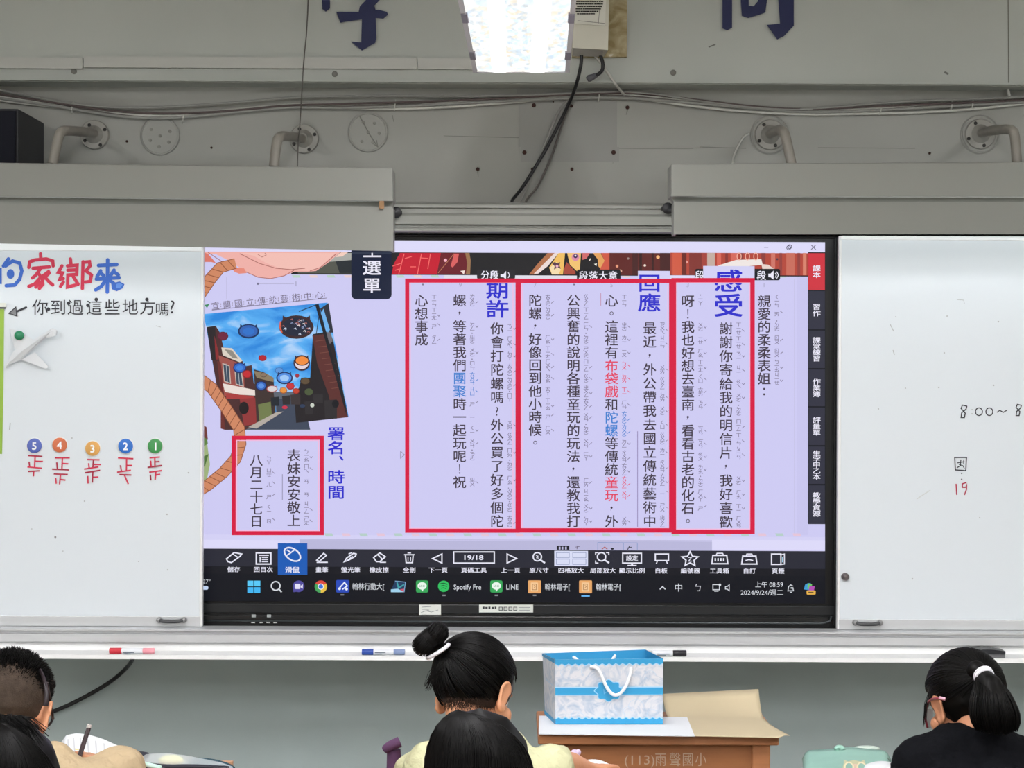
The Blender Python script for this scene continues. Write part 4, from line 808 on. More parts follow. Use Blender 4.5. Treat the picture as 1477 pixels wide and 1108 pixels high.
column(772, 433.5, 639, '陀螺，好像回到他小時候。'); column(717, 474, 752, '你會打陀螺嗎？外公買了好多個陀'); column(663, 433.5, 695.5, '螺，等著我們團聚時一起玩呢！祝', (), (6, 7)); column(608, 434, 490, '心想事成')
column(424, 657, 751, '表妹安安敬上'); column(370, 664, 752, '八月二十七日', size=18)
for x, y0, y1, c in ((919.5, 622, 760, '#8d80b0'), (407.5, 684, 721, '#8a86a6'), (866.5, 423, 441, '#c08aa8')): gt.stroke([(x, y0), (x, y1)], .9, glow(c))
gt.build('side_rules', scr)
g = G(dS, base=.0045); ci = glow('#6a6078')
a = math.atan2(-15, 155)
for i, c in enumerate('宜蘭國立傳統藝術中心'):
    x = 311 + i * 16.6; y = 441.2 + (x - 311) * -.103
    g.ch(c, x, y, 12, ci, 0, a)
    for j in (-1, 1): g.dot(x + 7.8, y - .7 + j * 1.6, .8, glow('#a39bb8'), 1.1)
g.stroke([(306, 447.5), (472, 430)], .8, ci); g.poly([(295, 440), (302.5, 438.5), (299, 444.5)], glow('#3f8a5a')); g.build('picture_caption', scr)
g = G(dS, base=.0052); hb = glow('#2a2acb'); card = glow('#d3d1f4')
g.rect(1014, 384, 1088, 402.5, card); g.rect(920, 391, 966, 403, card); g.cut('heading_card', scr)
for word in ((('感', 1050.5, 405.5, 34), ('受', 1050.5, 441, 35)), (('回', 936.5, 408.5, 27), ('應', 936.5, 437, 27)), (('期', 717.5, 418.5, 27), ('許', 717.5, 446, 27)), (('署', 485, 625.5, 20.5), ('名', 485, 646, 20.5), ('時', 485, 688, 20.5), ('間', 485, 710, 20.5))):
    for c, x, y, sz in word: g.ch(c, x, y, sz, hb, .02, sx=1.25)
    if len(word) == 4: g.stroke([(490, 658), (495, 664)], 2.6, hb)
    g.cut('blue_heading', scr)
# dark label chips
g = G(dS, base=.0046); dk = glow('#14161c'); wt = glow('#eceaf8')
g.rrect(688, 389, 743, 403, 3, glow('#26262a')); g.text('分段', 694, 397, 13, wt, .02); g.poly([(722, 396), (726, 396), (730, 391), (730, 403), (726, 400), (722, 400)], wt); g.stroke([(733, 393), (735, 397), (733, 401)], 1.2, wt)
g.cut('label_chip', scr); g.rrect(832, 389, 895, 405, 3, dk)
for i, c in enumerate('段落大意'): g.ch(c, 841.5 + i * 14.2, 398, 14, wt, .015)
g.cut('label_chip', scr); g.rrect(1002, 388, 1125, 404.5, 3, dk); g.ch('段', 1009, 397.5, 14, wt, .015); g.ch('段', 1098, 397.5, 14, wt, .015); g.poly([(1108, 395), (1111, 395), (1115.5, 390.5), (1115.5, 403.5), (1111, 400), (1108, 400)], wt); g.stroke([(1118, 394), (1119.5, 397), (1118, 400.5)], 1.1, wt); g.stroke([(1120, 392), (1122.5, 397), (1120, 402)], 1.1, wt)
g.build('label_chip', scr)
g = G(dS, base=.0056)
g.rrect(507, 350, 565, 432, 7, glow('#121c36')); g.rect(507, 364, 565, 366.5, glow('#2a3448'))
g.stroke([(537, 365), (537, 369.5)], 2.2, wt); g.stroke([(524, 370), (550, 370)], 2.4, wt); g.ch('選', 536.5, 386.5, 22.5, wt, .02, sx=1.24); g.ch('單', 536.5, 412, 22.5, wt, .02, sx=1.2); g.build('menu_tab', scr)
# red annotation frames
g = G(dS, base=.0066); rd = glow('#d6123f'); pk_ = glow('#f6b9dc')
def rframe(x0, y0, x1, y1, w):
    g.frame(x0, y0, x1, y1, w, rd); g.cut('annotation_frame', scr)
for x0, x1, y0, y1 in ((592, 740, 408, 762), (753, 963, 408, 762), (976, 1081, 408, 763)): g.frame(x0, y0, x1, y1, 1.2, pk_)
g.frame(342, 635.5, 460, 765.5, 1.2, pk_); g.cut('frame_glow_line', scr)
rframe(587.5, 405, 746.5, 765.5, 6); rframe(748, 405.5, 968, 765, 6.5); rframe(971.5, 404.5, 1085, 767, 6.5); g.stroke([(970, 404), (970, 767)], 10, rd); g.cut('frame_divider', scr); rframe(337.5, 631.5, 464.5, 769, 6)
# side tabs
g = G(dS, base=.0046)
tabs = [('課本', 365.5, 418.5), ('習作', 420, 475), ('課堂練習', 477, 531), ('作業簿', 533, 586), ('評量單', 588, 642), ('生字甲乙本', 644, 698), ('教學資源', 700, 755.5)]
g.rect(1165, 364, 1190, 756, glow('#0e0f18')); g.cut('tab_strip', scr)
for i, (s, a, b_) in enumerate(tabs):
    g.rect(1165.5, a, 1189.5, b_, glow('#cf3440') if i == 0 else glow('#2f303f'))
    p = {2: 9.5, 3: 9, 4: 8.8, 5: 8.4}[len(s)]
    for j, c in enumerate(s): g.ch(c, 1177.5, (a + b_) / 2 + (j - (len(s) - 1) / 2) * p, 9.3, wt, .018, sx=1.3)
    g.cut('side_tab', scr)
# toolbar
g = G(dS, base=.0046)
g.rect(x_l, 793, x_r, 818.5, glow('#252632')); g.rect(x_l, 818.5, x_r, 829, glow('#0f1018')); g.rect(x_l, 829, x_r, 868.5, glow('#070a14'))
g.cut('toolbar_background', scr); g.rect(401, 783.5, 443.5, 829, glow('#1459b4')); g.cut('selected_tile', scr)
w = glow('#e6e6f4')
labs = [('儲存', 337.5), ('回目次', 380), ('滑鼠', 422), ('畫筆', 464.5), ('螢光筆', 506), ('橡皮擦', 547), ('全刪', 590.5), ('下一頁', 632), ('頁碼工具', 683.5), ('上一頁', 736.5), ('原尺寸', 777.5), ('四格放大', 823.5), ('局部放大', 869.5), ('顯示比例', 911.5), ('白板', 953.5), ('編號器', 995.5), ('工具箱', 1037.5), ('自訂', 1080.5), ('頁籤', 1122)]
for s, x in labs:
    y = 822.5 + (x - 738) * .003; n = len(s); q = 9.4 if s != '滑鼠' else 10.5
    for j, c in enumerate(s): g.ch(c, x + (j - (n - 1) / 2) * q, y if s != '滑鼠' else 822, 8.2 if s != '滑鼠' else 9.6, w, .02, sx=1.12)
    g.cut('button_caption', scr)
def S(pts, w_=1.9, cl=False): g.stroke(pts + (pts[:1] if cl else []), w_, w)
S([(327, 806), (338, 797), (341, 797.5), (349, 799), (347, 802), (334, 811.5), (329, 810)], 1.8, True); S([(336, 799), (344, 804)], 1.5)
g.cut('toolbar_icon', scr)
g.frame(370, 797.5, 391, 813.5, 2, w); S([(374, 801), (388, 801)], 1.5)
for y in (804, 807, 810): S([(378, y), (387, y)], 1.5)
S([(375.5, 803), (375.5, 811)], 1.5)
g.cut('toolbar_icon', scr)
mo = [(422 + 13 * math.cos(t_) * .82 - 8 * math.sin(t_) * .57, 799.5 + 13 * math.cos(t_) * .57 + 8 * math.sin(t_) * .82) for t_ in [k * .3142 for k in range(20)]]; S(mo, 2.2, True); S([(414, 801), (420, 797), (425, 793)], 1.8); S([(414, 793), (420, 797)], 1.8)
g.cut('toolbar_icon', scr)
S([(457, 808), (467, 798), (471, 801), (461, 809.5)], 1.7, True); S([(457, 811), (473, 811)], 1.7)
g.cut('toolbar_icon', scr)
S([(497, 810), (500, 805), (510, 798), (514, 799), (513, 802), (503, 808)], 1.8, True); S([(503, 799), (508, 797)], 1.5); S([(500, 809), (509, 802)], 1.2)
g.cut('toolbar_icon', scr)
S([(539, 804), (548, 797.5), (556, 803), (548, 810), (543, 810)], 1.8, True); S([(545, 800), (552, 806.5)], 1.6); S([(548, 811), (557, 811)], 1.5)
g.cut('toolbar_icon', scr)
S([(583, 800), (598, 800)], 1.7); S([(585, 801), (586, 811.5), (595, 811.5), (596, 801)], 1.8); S([(588, 797.5), (593, 797.5)], 1.5)
for x in (588.7, 592.3): S([(x, 803), (x, 809)], 1.2)
g.cut('toolbar_icon', scr); S([(624, 805.5), (637.5, 799), (637.5, 812)], 1.8, True); S([(745, 805.5), (731.5, 799), (731.5, 812)], 1.8, True)
g.cut('toolbar_icon', scr); g.frame(654.5, 796, 713, 812, 1.8, w); g.text('19/18', 683.5, 804, 9.6, w, .025, 'c', 27)
g.cut('toolbar_icon', scr)
for cx, q in ((776, 1), (868.5, 0)):
    g.ring(cx - 1, 803, 6, 1.9, w); S([(cx + 3.5, 807.5), (cx + 10, 812)], 2.4)
    if q: S([(cx - 3, 801), (cx, 802), (cx - 2, 804.5), (cx + 1.5, 805)], 1)
    else:
        for s in ((-1, -1), (1, -1), (-1, 1)): S([(868.5 + s[0] * 9.5, 804.5 + s[1] * 4), (868.5 + s[0] * 9.5, 804.5 + s[1] * 7.5), (868.5 + s[0] * 5.5, 804.5 + s[1] * 7.5)], 1.6)
g.cut('toolbar_icon', scr)
g.rect(799.5, 794.5, 848, 816.5, glow('#d8dcf4'))
for a, b_, c, d_ in ((802.5, 797, 821, 804.5), (802.5, 806.5, 821, 814), (826, 797, 845, 804.5), (826, 806.5, 845, 814)): g.frame(a, b_, c, d_, .7, glow('#7f8bb4'))
g.cut('toolbar_icon', scr)
g.frame(898, 798, 925, 812, 1.8, w); g.text('設定', 911.5, 805, 8, w, .02, 'c', 17); S([(911.5, 812), (911.5, 815)], 3); S([(905, 815.5), (918, 815.5)], 1.6)
g.cut('toolbar_icon', scr)
S([(945, 799), (964, 799), (964, 808.5), (945, 808.5)], 1.8, True); S([(948, 809), (946.5, 813)], 1.6); S([(961, 809), (962.5, 813)], 1.6)
g.cut('toolbar_icon', scr)
star = [(995 + (12 if k % 2 == 0 else 6) * math.sin(k * math.pi / 5), 806.5 - (11 if k % 2 == 0 else 5.2) * math.cos(k * math.pi / 5)) for k in range(10)]; S(star, 1.9, True); g.text('Z', 995, 806.5, 9, w, .02, 'c')
g.cut('toolbar_icon', scr)
S([(1028, 801), (1048, 801), (1049.5, 813), (1026.5, 813)], 1.9, True); S([(1033, 800), (1034, 798), (1042, 798), (1043, 800)], 1.5)
for x in (1031.5, 1035.5, 1039.5, 1043.5): g.rect(x - 1, 805, x + 1, 809.5, w)
g.cut('toolbar_icon', scr)
S([(1071, 802), (1090, 802), (1091.5, 813.5), (1069.5, 813.5)], 1.9, True); S([(1076, 801), (1077, 799), (1084, 799), (1085, 801)], 1.5); S([(1075, 808.5), (1080, 807), (1086, 808.5)], 1.6)
g.cut('toolbar_icon', scr)
g.frame(1112.5, 799, 1126, 814, 1.8, w); S([(1126, 800), (1131, 799), (1131, 813.5), (1126, 814)], 1.4); g.stroke([(1128.5, 803), (1128.5, 811)], 1.6, glow('#9fd0e6'))
g.cut('toolbar_icon', scr)
# fragments of the page below
S2 = glow('#1b1a22')
g.rect(803, 787, 821, 793, S2); 
for x in (806, 810, 815): g.rect(x, 788.5, x + 2.4, 792.5, glow('#b9b7da'))
g.stroke([(830, 789), (836, 788)], .9, ci); g.stroke([(833, 787), (832, 792)], .9, ci)
g.stroke([(862, 793), (862, 782.5), (919, 783), (919, 793)], .8, glow('#7d94c4')); g.stroke([(899, 783), (899, 793)], .8, glow('#7d94c4'))
g.stroke([(868, 792), (872, 789), (876, 792)], 1.4, glow('#b05a52')); g.dot(883, 791.5, 2.2, S2, 1.4); g.stroke([(904, 790.5), (911, 789)], 1, S2); g.stroke([(908, 787), (905, 793)], 1, S2); g.stroke([(292, 778), (292, 793)], 2, glow('#55536a'))
g.build('page_fragment', scr)
# taskbar
g = G(dS, base=.0058)
for x, y in ((361.5, 841.5), (371.5, 841.5), (361.5, 851), (371.5, 851)): g.rect(x - 4.3, y - 4.1, x + 4.3, y + 4.1, glow('#3fb4f0' if y > 845 else '#56c8f6'))
w = glow('#d7dbe2')
g.cut('taskbar_icon', scr)
g.ring(398, 845, 6.3, 1.8, w); S([(402.5, 849.5), (406.5, 854)], 2)
g.cut('taskbar_icon', scr)
g.dot(431, 845.5, 8.4, glow('#4f4a9c')); g.poly([(423, 847), (423.5, 854), (430, 853)], glow('#4f4a9c')); g.rrect(425.5, 842, 433.5, 849.5, 1.5, glow('#e4e0f6')); g.poly([(434, 845), (437, 842.5), (437, 849), (434, 847)], glow('#e4e0f6'))
g.cut('taskbar_icon', scr)
def sector(x, y, r, a0, a1, mm): g.poly([(x, y)] + [(x + r * math.cos(math.radians(a0 + (a1 - a0) * k / 10)), y + r * math.sin(math.radians(a0 + (a1 - a0) * k / 10))) for k in range(11)], mm)
sector(463, 846, 9, 210, 330, glow('#d8453a')); sector(463, 846, 9, -30, 90, glow('#e9c046')); sector(463, 846, 9, 90, 210, glow('#45a35a')); g.dot(463, 846, 4.4, glow('#f2f2f4')); g.dot(463, 846, 3.3, glow('#3a74d8'))
g.cut('taskbar_icon', scr)
g.rrect(485, 836.5, 504, 854.5, 2, glow('#2347b8')); g.stroke([(489, 849), (497, 840), (501, 845), (494, 850)], 1.8, glow('#e8eefc')); g.dot(490, 849, 2, glow('#e8eefc')); g.dot(500, 849.5, 2, glow('#e8eefc')); g.rect(491.5, 857, 496.5, 858.8, glow('#8a8d93'))
g.cut('taskbar_icon', scr)
g.text('翰林行動大[', 508.5, 846, 10.5, w, .006, width=46)
g.cut('taskbar_icon', scr)
g.poly([(570, 838), (585, 839.5), (583, 854), (564, 852)], glow('#1d3a5e')); g.poly([(564, 850), (574, 849), (583, 854), (564, 854)], glow('#9ed0ea')); g.stroke([(573, 840), (575, 848), (583, 843)], 2, glow('#3fa0a8')); g.stroke([(570, 838), (585, 839.5), (583, 854)], 1, glow('#7fb0d8')); g.poly([(577, 850), (583, 849), (582.5, 854)], glow('#d0566a'))
g.cut('taskbar_icon', scr)
for x in (609, 716): g.rrect(x - 8.8, 837, x + 8.8, 854.5, 2.5, glow('#35a457')); g.dot(x, 845, 6.6, glow('#e8f5ec'), 5.4); g.poly([(x - 2, 849), (x + 2.5, 849), (x + .5, 853)], glow('#e8f5ec')); g.text('LINE', x, 845, 4, glow('#4f8a62'), .01, 'c'); g.cut('taskbar_icon', scr)
g.cut('taskbar_icon', scr)
g.dot(640, 845.5, 8.2, glow('#2fbf5f'))
for k in range(3): g.stroke([(635 + k * .6, 842 + k * 3.3), (640, 841 + k * 3.3), (645.5 - k * .8, 842.8 + k * 3.2)], 1.4 - k * .2, glow('#12542c'))
g.cut('taskbar_icon', scr)
for x in (640.5, 716, 771): g.rect(x - 2.4, 857.6, x + 2.4, 859.6, glow('#8a8d93'))
g.cut('taskbar_icon', scr)
g.text('Spotify Fre', 654.5, 846.5, 10.5, w, .004, width=39.5); g.cut('taskbar_label', scr); g.text('LINE', 730.5, 846.5, 10.5, w, .004, width=17)
g.cut('taskbar_icon', scr)
for x in (771, 844.5): g.rrect(x - 9.3, 837, x + 9.3, 855.5, 1.5, glow('#e8a868')); g.rrect(x - 5.5, 840, x + 5, 853, 1, glow('#f2c896')); g.frame(x - 3, 842.5, x + 2.5, 850.5, .9, glow('#b07a4a')); g.stroke([(x - 1, 844), (x + 1, 846), (x - 1, 848)], .8, glow('#b07a4a')); g.cut('taskbar_icon', scr)
g.cut('taskbar_icon', scr)
g.rect(838.5, 858.2, 850.5, 860.6, glow('#66b4f0')); g.text('翰林電子[', 786, 846.5, 10.5, w, .006, width=36); g.cut('taskbar_label', scr); g.text('翰林電子[', 859.5, 846.5, 10.5, w, .006, width=36)
g.cut('taskbar_icon', scr)
S([(951.5, 850), (955.5, 846), (959.5, 850)], 1.5); g.ch('中', 978.5, 847.5, 12.5, w, .006); g.ch('ㄅ', 1006.5, 847.5, 12, w, .004)
g.cut('taskbar_icon', scr)
g.frame(1028, 843, 1037.5, 850.5, 1.3, w); S([(1030, 852.5), (1036, 852.5)], 1.3); g.dot(1038, 843.5, 1.8, w); S([(1046, 846), (1048.5, 846), (1051.5, 843.5), (1051.5, 852), (1048.5, 849.5), (1046, 849.5)], 1.1, True)
g.cut('taskbar_icon', scr)
g.text('上午 08:59', 1129, 843, 9.6, w, .002, 'r', 40); g.cut('clock_text', scr); g.text('2024/9/24/週二', 1129, 854.5, 9.6, w, .002, 'r', 61)
g.cut('taskbar_icon', scr)
S([(1136, 853), (1137, 846), (1140, 843.5), (1143, 845)], 1.2); S([(1136, 852), (1144, 852), (1143, 847)], 1.2); S([(1139, 854), (1142, 854)], 1.2); g.dot(1141, 848, 1.1, w)
g.cut('taskbar_icon', scr)
g.poly([(1159, 850), (1161, 843), (1165, 841), (1169, 841), (1166, 851)], glow('#3f9ad0')); g.poly([(1165, 841), (1171, 843), (1169, 849), (1164, 849)], glow('#6fc46a')); g.poly([(1167, 845), (1175, 845.5), (1173, 853), (1166, 852)], glow('#b04fb0')); g.rrect(1163, 851.5, 1176, 857.5, 1.5, glow('#e6b04a')); g.rect(1165.5, 853.5, 1173, 855.5, glow('#6a5428'))
g.cut('taskbar_icon', scr)
g.text('27°', 293, 838.5, 8, glow('#c9cdd4'), 0, width=11); g.rrect(288, 845, 301, 850.5, 2.5, glow('#c2d4f0'))
g.cut('taskbar_icon', scr)
g.stroke([(578, 651), (578, 661), (583.5, 656), (578, 651)], .9, glow('#8a86a4'))
g.build('mouse_pointer', scr)
# ------------------------------------------------------------------ desks, chairs and what lies on them
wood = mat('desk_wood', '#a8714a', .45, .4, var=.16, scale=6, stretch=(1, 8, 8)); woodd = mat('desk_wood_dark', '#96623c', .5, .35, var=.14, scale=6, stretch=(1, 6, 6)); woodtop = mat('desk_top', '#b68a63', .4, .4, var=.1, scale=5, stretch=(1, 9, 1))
DZ = .68
def desk(cx, yf, label, w=.60, dp=.38, back_text=None, group=None):
    t = thing('school_desk', (cx, yf + dp / 2, 0), label, 'desk', group)
    x0, x1 = cx - w / 2, cx + w / 2
    m = M(); m.box(x0, x1, yf, yf + dp, DZ - .024, DZ, wood, bev=.004); m.build('desktop', t)
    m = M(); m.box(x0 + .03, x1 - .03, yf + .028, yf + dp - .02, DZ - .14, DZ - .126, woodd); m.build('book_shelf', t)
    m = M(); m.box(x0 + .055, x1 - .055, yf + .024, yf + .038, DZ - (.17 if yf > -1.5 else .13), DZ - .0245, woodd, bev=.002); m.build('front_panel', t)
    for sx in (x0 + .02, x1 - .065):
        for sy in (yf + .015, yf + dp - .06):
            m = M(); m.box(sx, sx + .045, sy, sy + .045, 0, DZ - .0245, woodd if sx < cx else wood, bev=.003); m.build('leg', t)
        m = M(); m.box(sx + .01, sx + .035, yf + .06, yf + dp - .06, .18, .22, woodd); m.build('stretcher', t)
    return t
dF_ = 5.03
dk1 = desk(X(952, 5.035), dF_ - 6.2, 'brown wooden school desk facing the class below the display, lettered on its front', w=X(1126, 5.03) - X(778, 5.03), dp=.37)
g = G(5.0525)
it = mat('faded_white_ink', '#b39a82', .7)
g.text('(113)', 901, 1096, 19, it, -.012, width=43)
for i, c in enumerate('雨聲國小'): g.ch(c, 955 + i * 18.6 - (2 if i == 0 else 0) + 0, 1095.5, 21, it, -.006, sx=.82)
g.build('desk_lettering', dk1)
def on(px, py, z=DZ):      # point where a pixel's ray meets a level plane
    v = P(px, py, 1.0) - CAM; k = (z - CAM.z) / v.z; return CAM + v * k
# sheets on the front desk
q = [on(778, 1032.5, DZ + .0056), on(991, 1034.5, DZ + .0056), on(1002, 1061.5, DZ + .0056), on(777, 1058.5, DZ + .0056)]
m = M(); m.add([v for v in q] + [v - Vector((0, 0, .002)) for v in q], [(0, 3, 2, 1), (4, 5, 6, 7), (0, 1, 5, 4), (1, 2, 6, 5), (2, 3, 7, 6), (3, 0, 4, 7)], pap)
tag(m.build('paper_sheet'), 'white paper sheet on the wooden desk under the blue and white bag', 'paper')
kraft = mat('kraft_paper', '#c0b293', .75, .2, var=.04, scale=4)
fl, fr = on(985, 1061.5, DZ + .0026), on(1139, 1063.5, DZ + .004)
bl, br_ = P(955, 1001, 5.41), P(1094, 994, 5.40)
def kr(u, v):
    e = v ** 1.0; a = fl.lerp(fr, u); b_ = bl.lerp(br_, u); p = a.lerp(b_, v)
    flat = DZ + .0028; p.z = flat + (max(b_.z - flat, 0)) * max(0, (v - .72) / .28) ** 1.5 + (.006 * u * (1 - v) ** 2 if u > .9 else 0)
    if u > .6: p.x -= .012 * (u - .6) / .4 * math.sin(math.pi * v) 
    return p
m = M(); m.grid(kr, 20, 20, kraft, .0012); tag(m.build('kraft_paper', None, True), 'tan kraft paper sheet on the wooden desk curling up behind', 'paper')
# gift bag
bagb = mat('bag_blue', '#3497c8', .45, .4); bagw = bpy.data.materials.new('bag_pattern'); bagw.use_nodes = True; nt = bagw.node_tree; b = nt.nodes['Principled BSDF']; b.inputs['Roughness'].default_value = .5
tc = nt.nodes.new('ShaderNodeTexCoord'); nz = nt.nodes.new('ShaderNodeTexVoronoi'); nz.feature = 'DISTANCE_TO_EDGE'; nz.inputs['Scale'].default_value = 24
n2 = nt.nodes.new('ShaderNodeTexNoise'); n2.inputs['Scale'].default_value = 22; n2.inputs['Detail'].default_value = 3; n2.inputs['Distortion'].default_value = 2.5
nt.links.new(tc.outputs['Object'], n2.inputs['Vector']); rp = nt.nodes.new('ShaderNodeValToRGB'); e = rp.color_ramp.elements
e[0].position = .36; e[0].color = lin('#a9b7c8'); e[1].position = .56; e[1].color = lin('#d2d2d6'); nt.links.new(n2.outputs['Fac'], rp.inputs[0]); nt.links.new(rp.outputs[0], b.inputs['Base Color'])
fbl, fbr, bbl = on(801, 1044.5, DZ + .0066), on(956, 1044.5, DZ + .0066), on(786, 1030, DZ + .0066)
bbr = fbr + (bbl - fbl) * .92
dep = lambda v: v.y - CAM.y
ftl, ftr = P(800.5, 951.5, dep(fbl) - .005), P(956.5, 950, dep(fbr) - .005); btl, btr = P(782.5, 942.5, dep(bbl) + .004), P(931, 937, dep(bbr))
t = thing('gift_bag', (fbl + bbr) / 2, 'blue and white patterned gift bag with a white cord handle standing on the wooden desk', 'gift bag')
def bil(a, b_, c, d_, u, v): return a.lerp(b_, u).lerp(d_.lerp(c, u), v)      # a top-left, b top-right, c bottom-right, d bottom-left
def wall4(nm, a, b_, c, d_, bulge, inner):
    n_in = (b_ - a).cross(d_ - a).normalized()
    m = M()
    def f(u, v): return bil(a, b_, c, d_, u, v) + n_in * bulge * math.sin(math.pi * u) * math.sin(math.pi * v)
    m.grid(f, 12, 10, bagw); 
    m2 = M(); m2.grid(lambda u, v: f(u, v) + n_in * .0012, 12, 10, bagb); m.add(m2.v, m2.f, bagb)
    return m.build(nm, t, True), f, n_in
fp, ff, nf = wall4('front_panel', ftl, ftr, fbr, fbl, .0, 0)
sp_, sf, ns = wall4('side_panel', btl, ftl, fbl, bbl, -.003, 0)
wall4('side_panel', ftr, btr, bbr, fbr, -.01, 0); wall4('back_panel', btr, btl, bbl, bbr, 0, 0)
m = M(); m.add([fbl, fbr, bbr, bbl], [(0, 1, 2, 3)], bagb); m.build('bottom_panel', t)
fout = -nf if nf.y > 0 else nf
def bagfn(f, n): return lambda u, v, l: f(u, v) + n * l
g = G(fn=bagfn(ff, fout), base=.0012, eps=.0001)
sc1 = mat('bag_pale_blue', '#9fd0ec', .5); scal = lambda y0, amp, s: [(0, y0)] + sum([[((k + .5) / 16, y0 + s * amp), ((k + 1) / 16, y0)] for k in range(16)], [])
g.poly([(1, -.0), (0, -.0)] + scal(.075, .035, 1), sc1); g.poly([(1, 0), (0, 0)] + scal(.062, .03, 1), bagb)
g.poly([(1, 1), (0, 1)] + scal(.915, .03, -1), sc1); g.poly([(1, 1), (0, 1)] + scal(.93, .03, -1), bagb)
g.poly([(0, .425), (1, .425), (1, .56), (0, .56)], sc1); g.poly([(0, .44), (1, .44), (1, .545), (0, .545)], bagb)
def badge(k): return [(.495 + k * .115 * math.cos(a) * (1 + .1 * math.cos(a * 8)), .485 + k * .15 * math.sin(a) * (1 + .1 * math.cos(a * 8))) for a in [2 * math.pi * j / 64 for j in range(64)]]
g.poly(badge(1.08), sc1); g.poly(badge(1), bagb)
pale = mat('bag_print', '#6fb4dc', .5); g.stroke([(.45, .46), (.455, .53), (.48, .5)], .008, pale); g.stroke([(.49, .44), (.5, .53), (.53, .5), (.55, .52)], .008, pale)
for cx, cy, r in ((.2, .86, .05), (.23, .88, .035), (.05, .82, .05), (.52, .85, .05), (.75, .72, .07), (.1, .2, .05), (.3, .18, .06), (.68, .8, .05), (.9, .84, .05), (.88, .25, .05)): g.stroke([(cx + r * math.cos(a * .42), cy - r * 1.4 * math.sin(a * .42)) for a in range(11)], .004, mat('bag_line', '#b5c9da', .5))
g.build('printed_bands', t)
sout = -ns if ns.x > 0 else ns
g = G(fn=bagfn(sf, sout), base=.0014, eps=.0001); g.poly([(0, -.0), (1, -.0), (1, .06), (0, .045)], bagb); g.poly([(0, .93), (1, .93), (1, 1), (0, 1)], bagb); g.stroke([(.5, .05), (.5, .9)], .01, mat('bag_line', '#b5c9da', .5)); g.stroke([(0.3, .38), (.95, .42)], .02, mat('bag_line', '#b5c9da', .5)); g.build('printed_bands', t)
cordm = mat('white_cord', '#e6e8ea', .6)
hp = [(.33, .115, .002), (.375, .11, .010), (.41, .17, .014), (.44, .3, .016), (.48, .44, .016), (.53, .535, .016), (.575, .535, .016), (.62, .48, .016), (.665, .36, .014), (.69, .24, .012), (.70, .155, .008), (.70, .14, .002)]
m = M(); m.tube([ff(u, v) + fout * (h + .002) for u, v, h in hp], .0042, cordm, 10, smoothpath=3); m.build('handle', t, True)
bf = lambda u, v: bil(btl, btr, bbr, bbl, u, v)
m = M(); m.tube([bf(.3, .08) + Vector((0, -.004, 0)), bf(.33, .1) + Vector((0, -.03, .0)), bf(.5, .4) + Vector((0, -.03, 0)), bf(.68, .1) + Vector((0, -.03, 0)), bf(.7, .08) + Vector((0, -.004, 0))], .0042, cordm, 8, smoothpath=2); m.build('handle', t, True)

# pupils' desks (front row)
yD = 4.205 - 6.2
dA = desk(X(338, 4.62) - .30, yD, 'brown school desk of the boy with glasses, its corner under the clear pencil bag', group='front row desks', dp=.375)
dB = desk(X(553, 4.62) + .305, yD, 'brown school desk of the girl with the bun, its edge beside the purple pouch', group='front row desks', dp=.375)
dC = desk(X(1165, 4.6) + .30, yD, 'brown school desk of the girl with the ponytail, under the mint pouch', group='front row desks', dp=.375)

# booklet held up on the boy's desk
t = thing('open_booklet', on(130, 1100, DZ), 'open white printed booklet propped on the desk beside the boy with glasses', 'booklet')
def pg(u, v):
    top = [(88, 1072), (96, 1061), (110, 1058), (128, 1060), (150, 1067), (172, 1077), (198, 1090)]
    k = u * 6; i = min(int(k), 5); f = k - i; x = top[i][0] + (top[i + 1][0] - top[i][0]) * f; y = top[i][1] + (top[i + 1][1] - top[i][1]) * f
    a = P(x, y, 4.6); b_ = on(76 + 112 * u, 1113, DZ + .006); p = a.lerp(b_, v); p.z -= .012 * math.sin(math.pi * v); return p
m = M(); m.grid(pg, 18, 8, pap, .001); m.build('page', t, True)
g = G(fn=lambda u, v, l: pg(u, v) + Vector((0, -l, l * .6)), base=.0015)
pi_ = mat('print_grey', '#b9bcc0', .7)
for k in range(9):
    u = .1 + k * .095; g.stroke([(u, .08), (u + .012, .55 + .2 * random.random())], .02, pi_); 
g.stroke([(.3, .3), (.36, .32)], .03, mat('print_yellow', '#d8cf8a', .7)); g.build('print', t)
t = thing('pencil', P(115, 1082, 4.45), 'dark brown pencil with a pale tip held upright beside the booklet', 'pencil')
m = M(); m.tube([P(113, 1096, 4.42), P(128, 1050, 4.45)], .0052, mat('pencil_brown', '#2e1a1e', .4), 8); m.build('barrel', t); m = M(); m.tube([P(127.6, 1051, 4.45), P(129, 1045.5, 4.4505)], .0054, mat('pencil_end', '#c9c4c0', .4), 8); m.build('eraser_tip', t)
# clear pencil bag
t = thing('pencil_bag', on(260, 1112, DZ), 'clear plastic pencil bag with dark trim on the boy\'s desk', 'pencil bag')
clear = mat('clear_plastic', '#dfe4e6', .15, .5, alpha=.38, bump=.6, bscale=30); trim_ = mat('dark_trim', '#1b1d2a', .5); teal = mat('teal_cloth', '#1d3f4a', .8)
def pb(u, v):
    x = 178 + 158 * u; yb_ = on(x, 1122, DZ + .003); tp = [(178, 1093), (195, 1089.5), (222, 1087), (244, 1086.5), (270, 1090), (300, 1096), (320, 1100), (336, 1106)]
    k = u * 7; i = min(int(k), 6); f = k - i; a = P(tp[i][0] + (tp[i + 1][0] - tp[i][0]) * f, tp[i][1] + (tp[i + 1][1] - tp[i][1]) * f, 4.48)
    p = a.lerp(yb_, v); p.y -= .03 * math.sin(math.pi * v); return p
m = M(); m.grid(pb, 20, 6, clear); m.build('pouch', t, True, fixn=False)
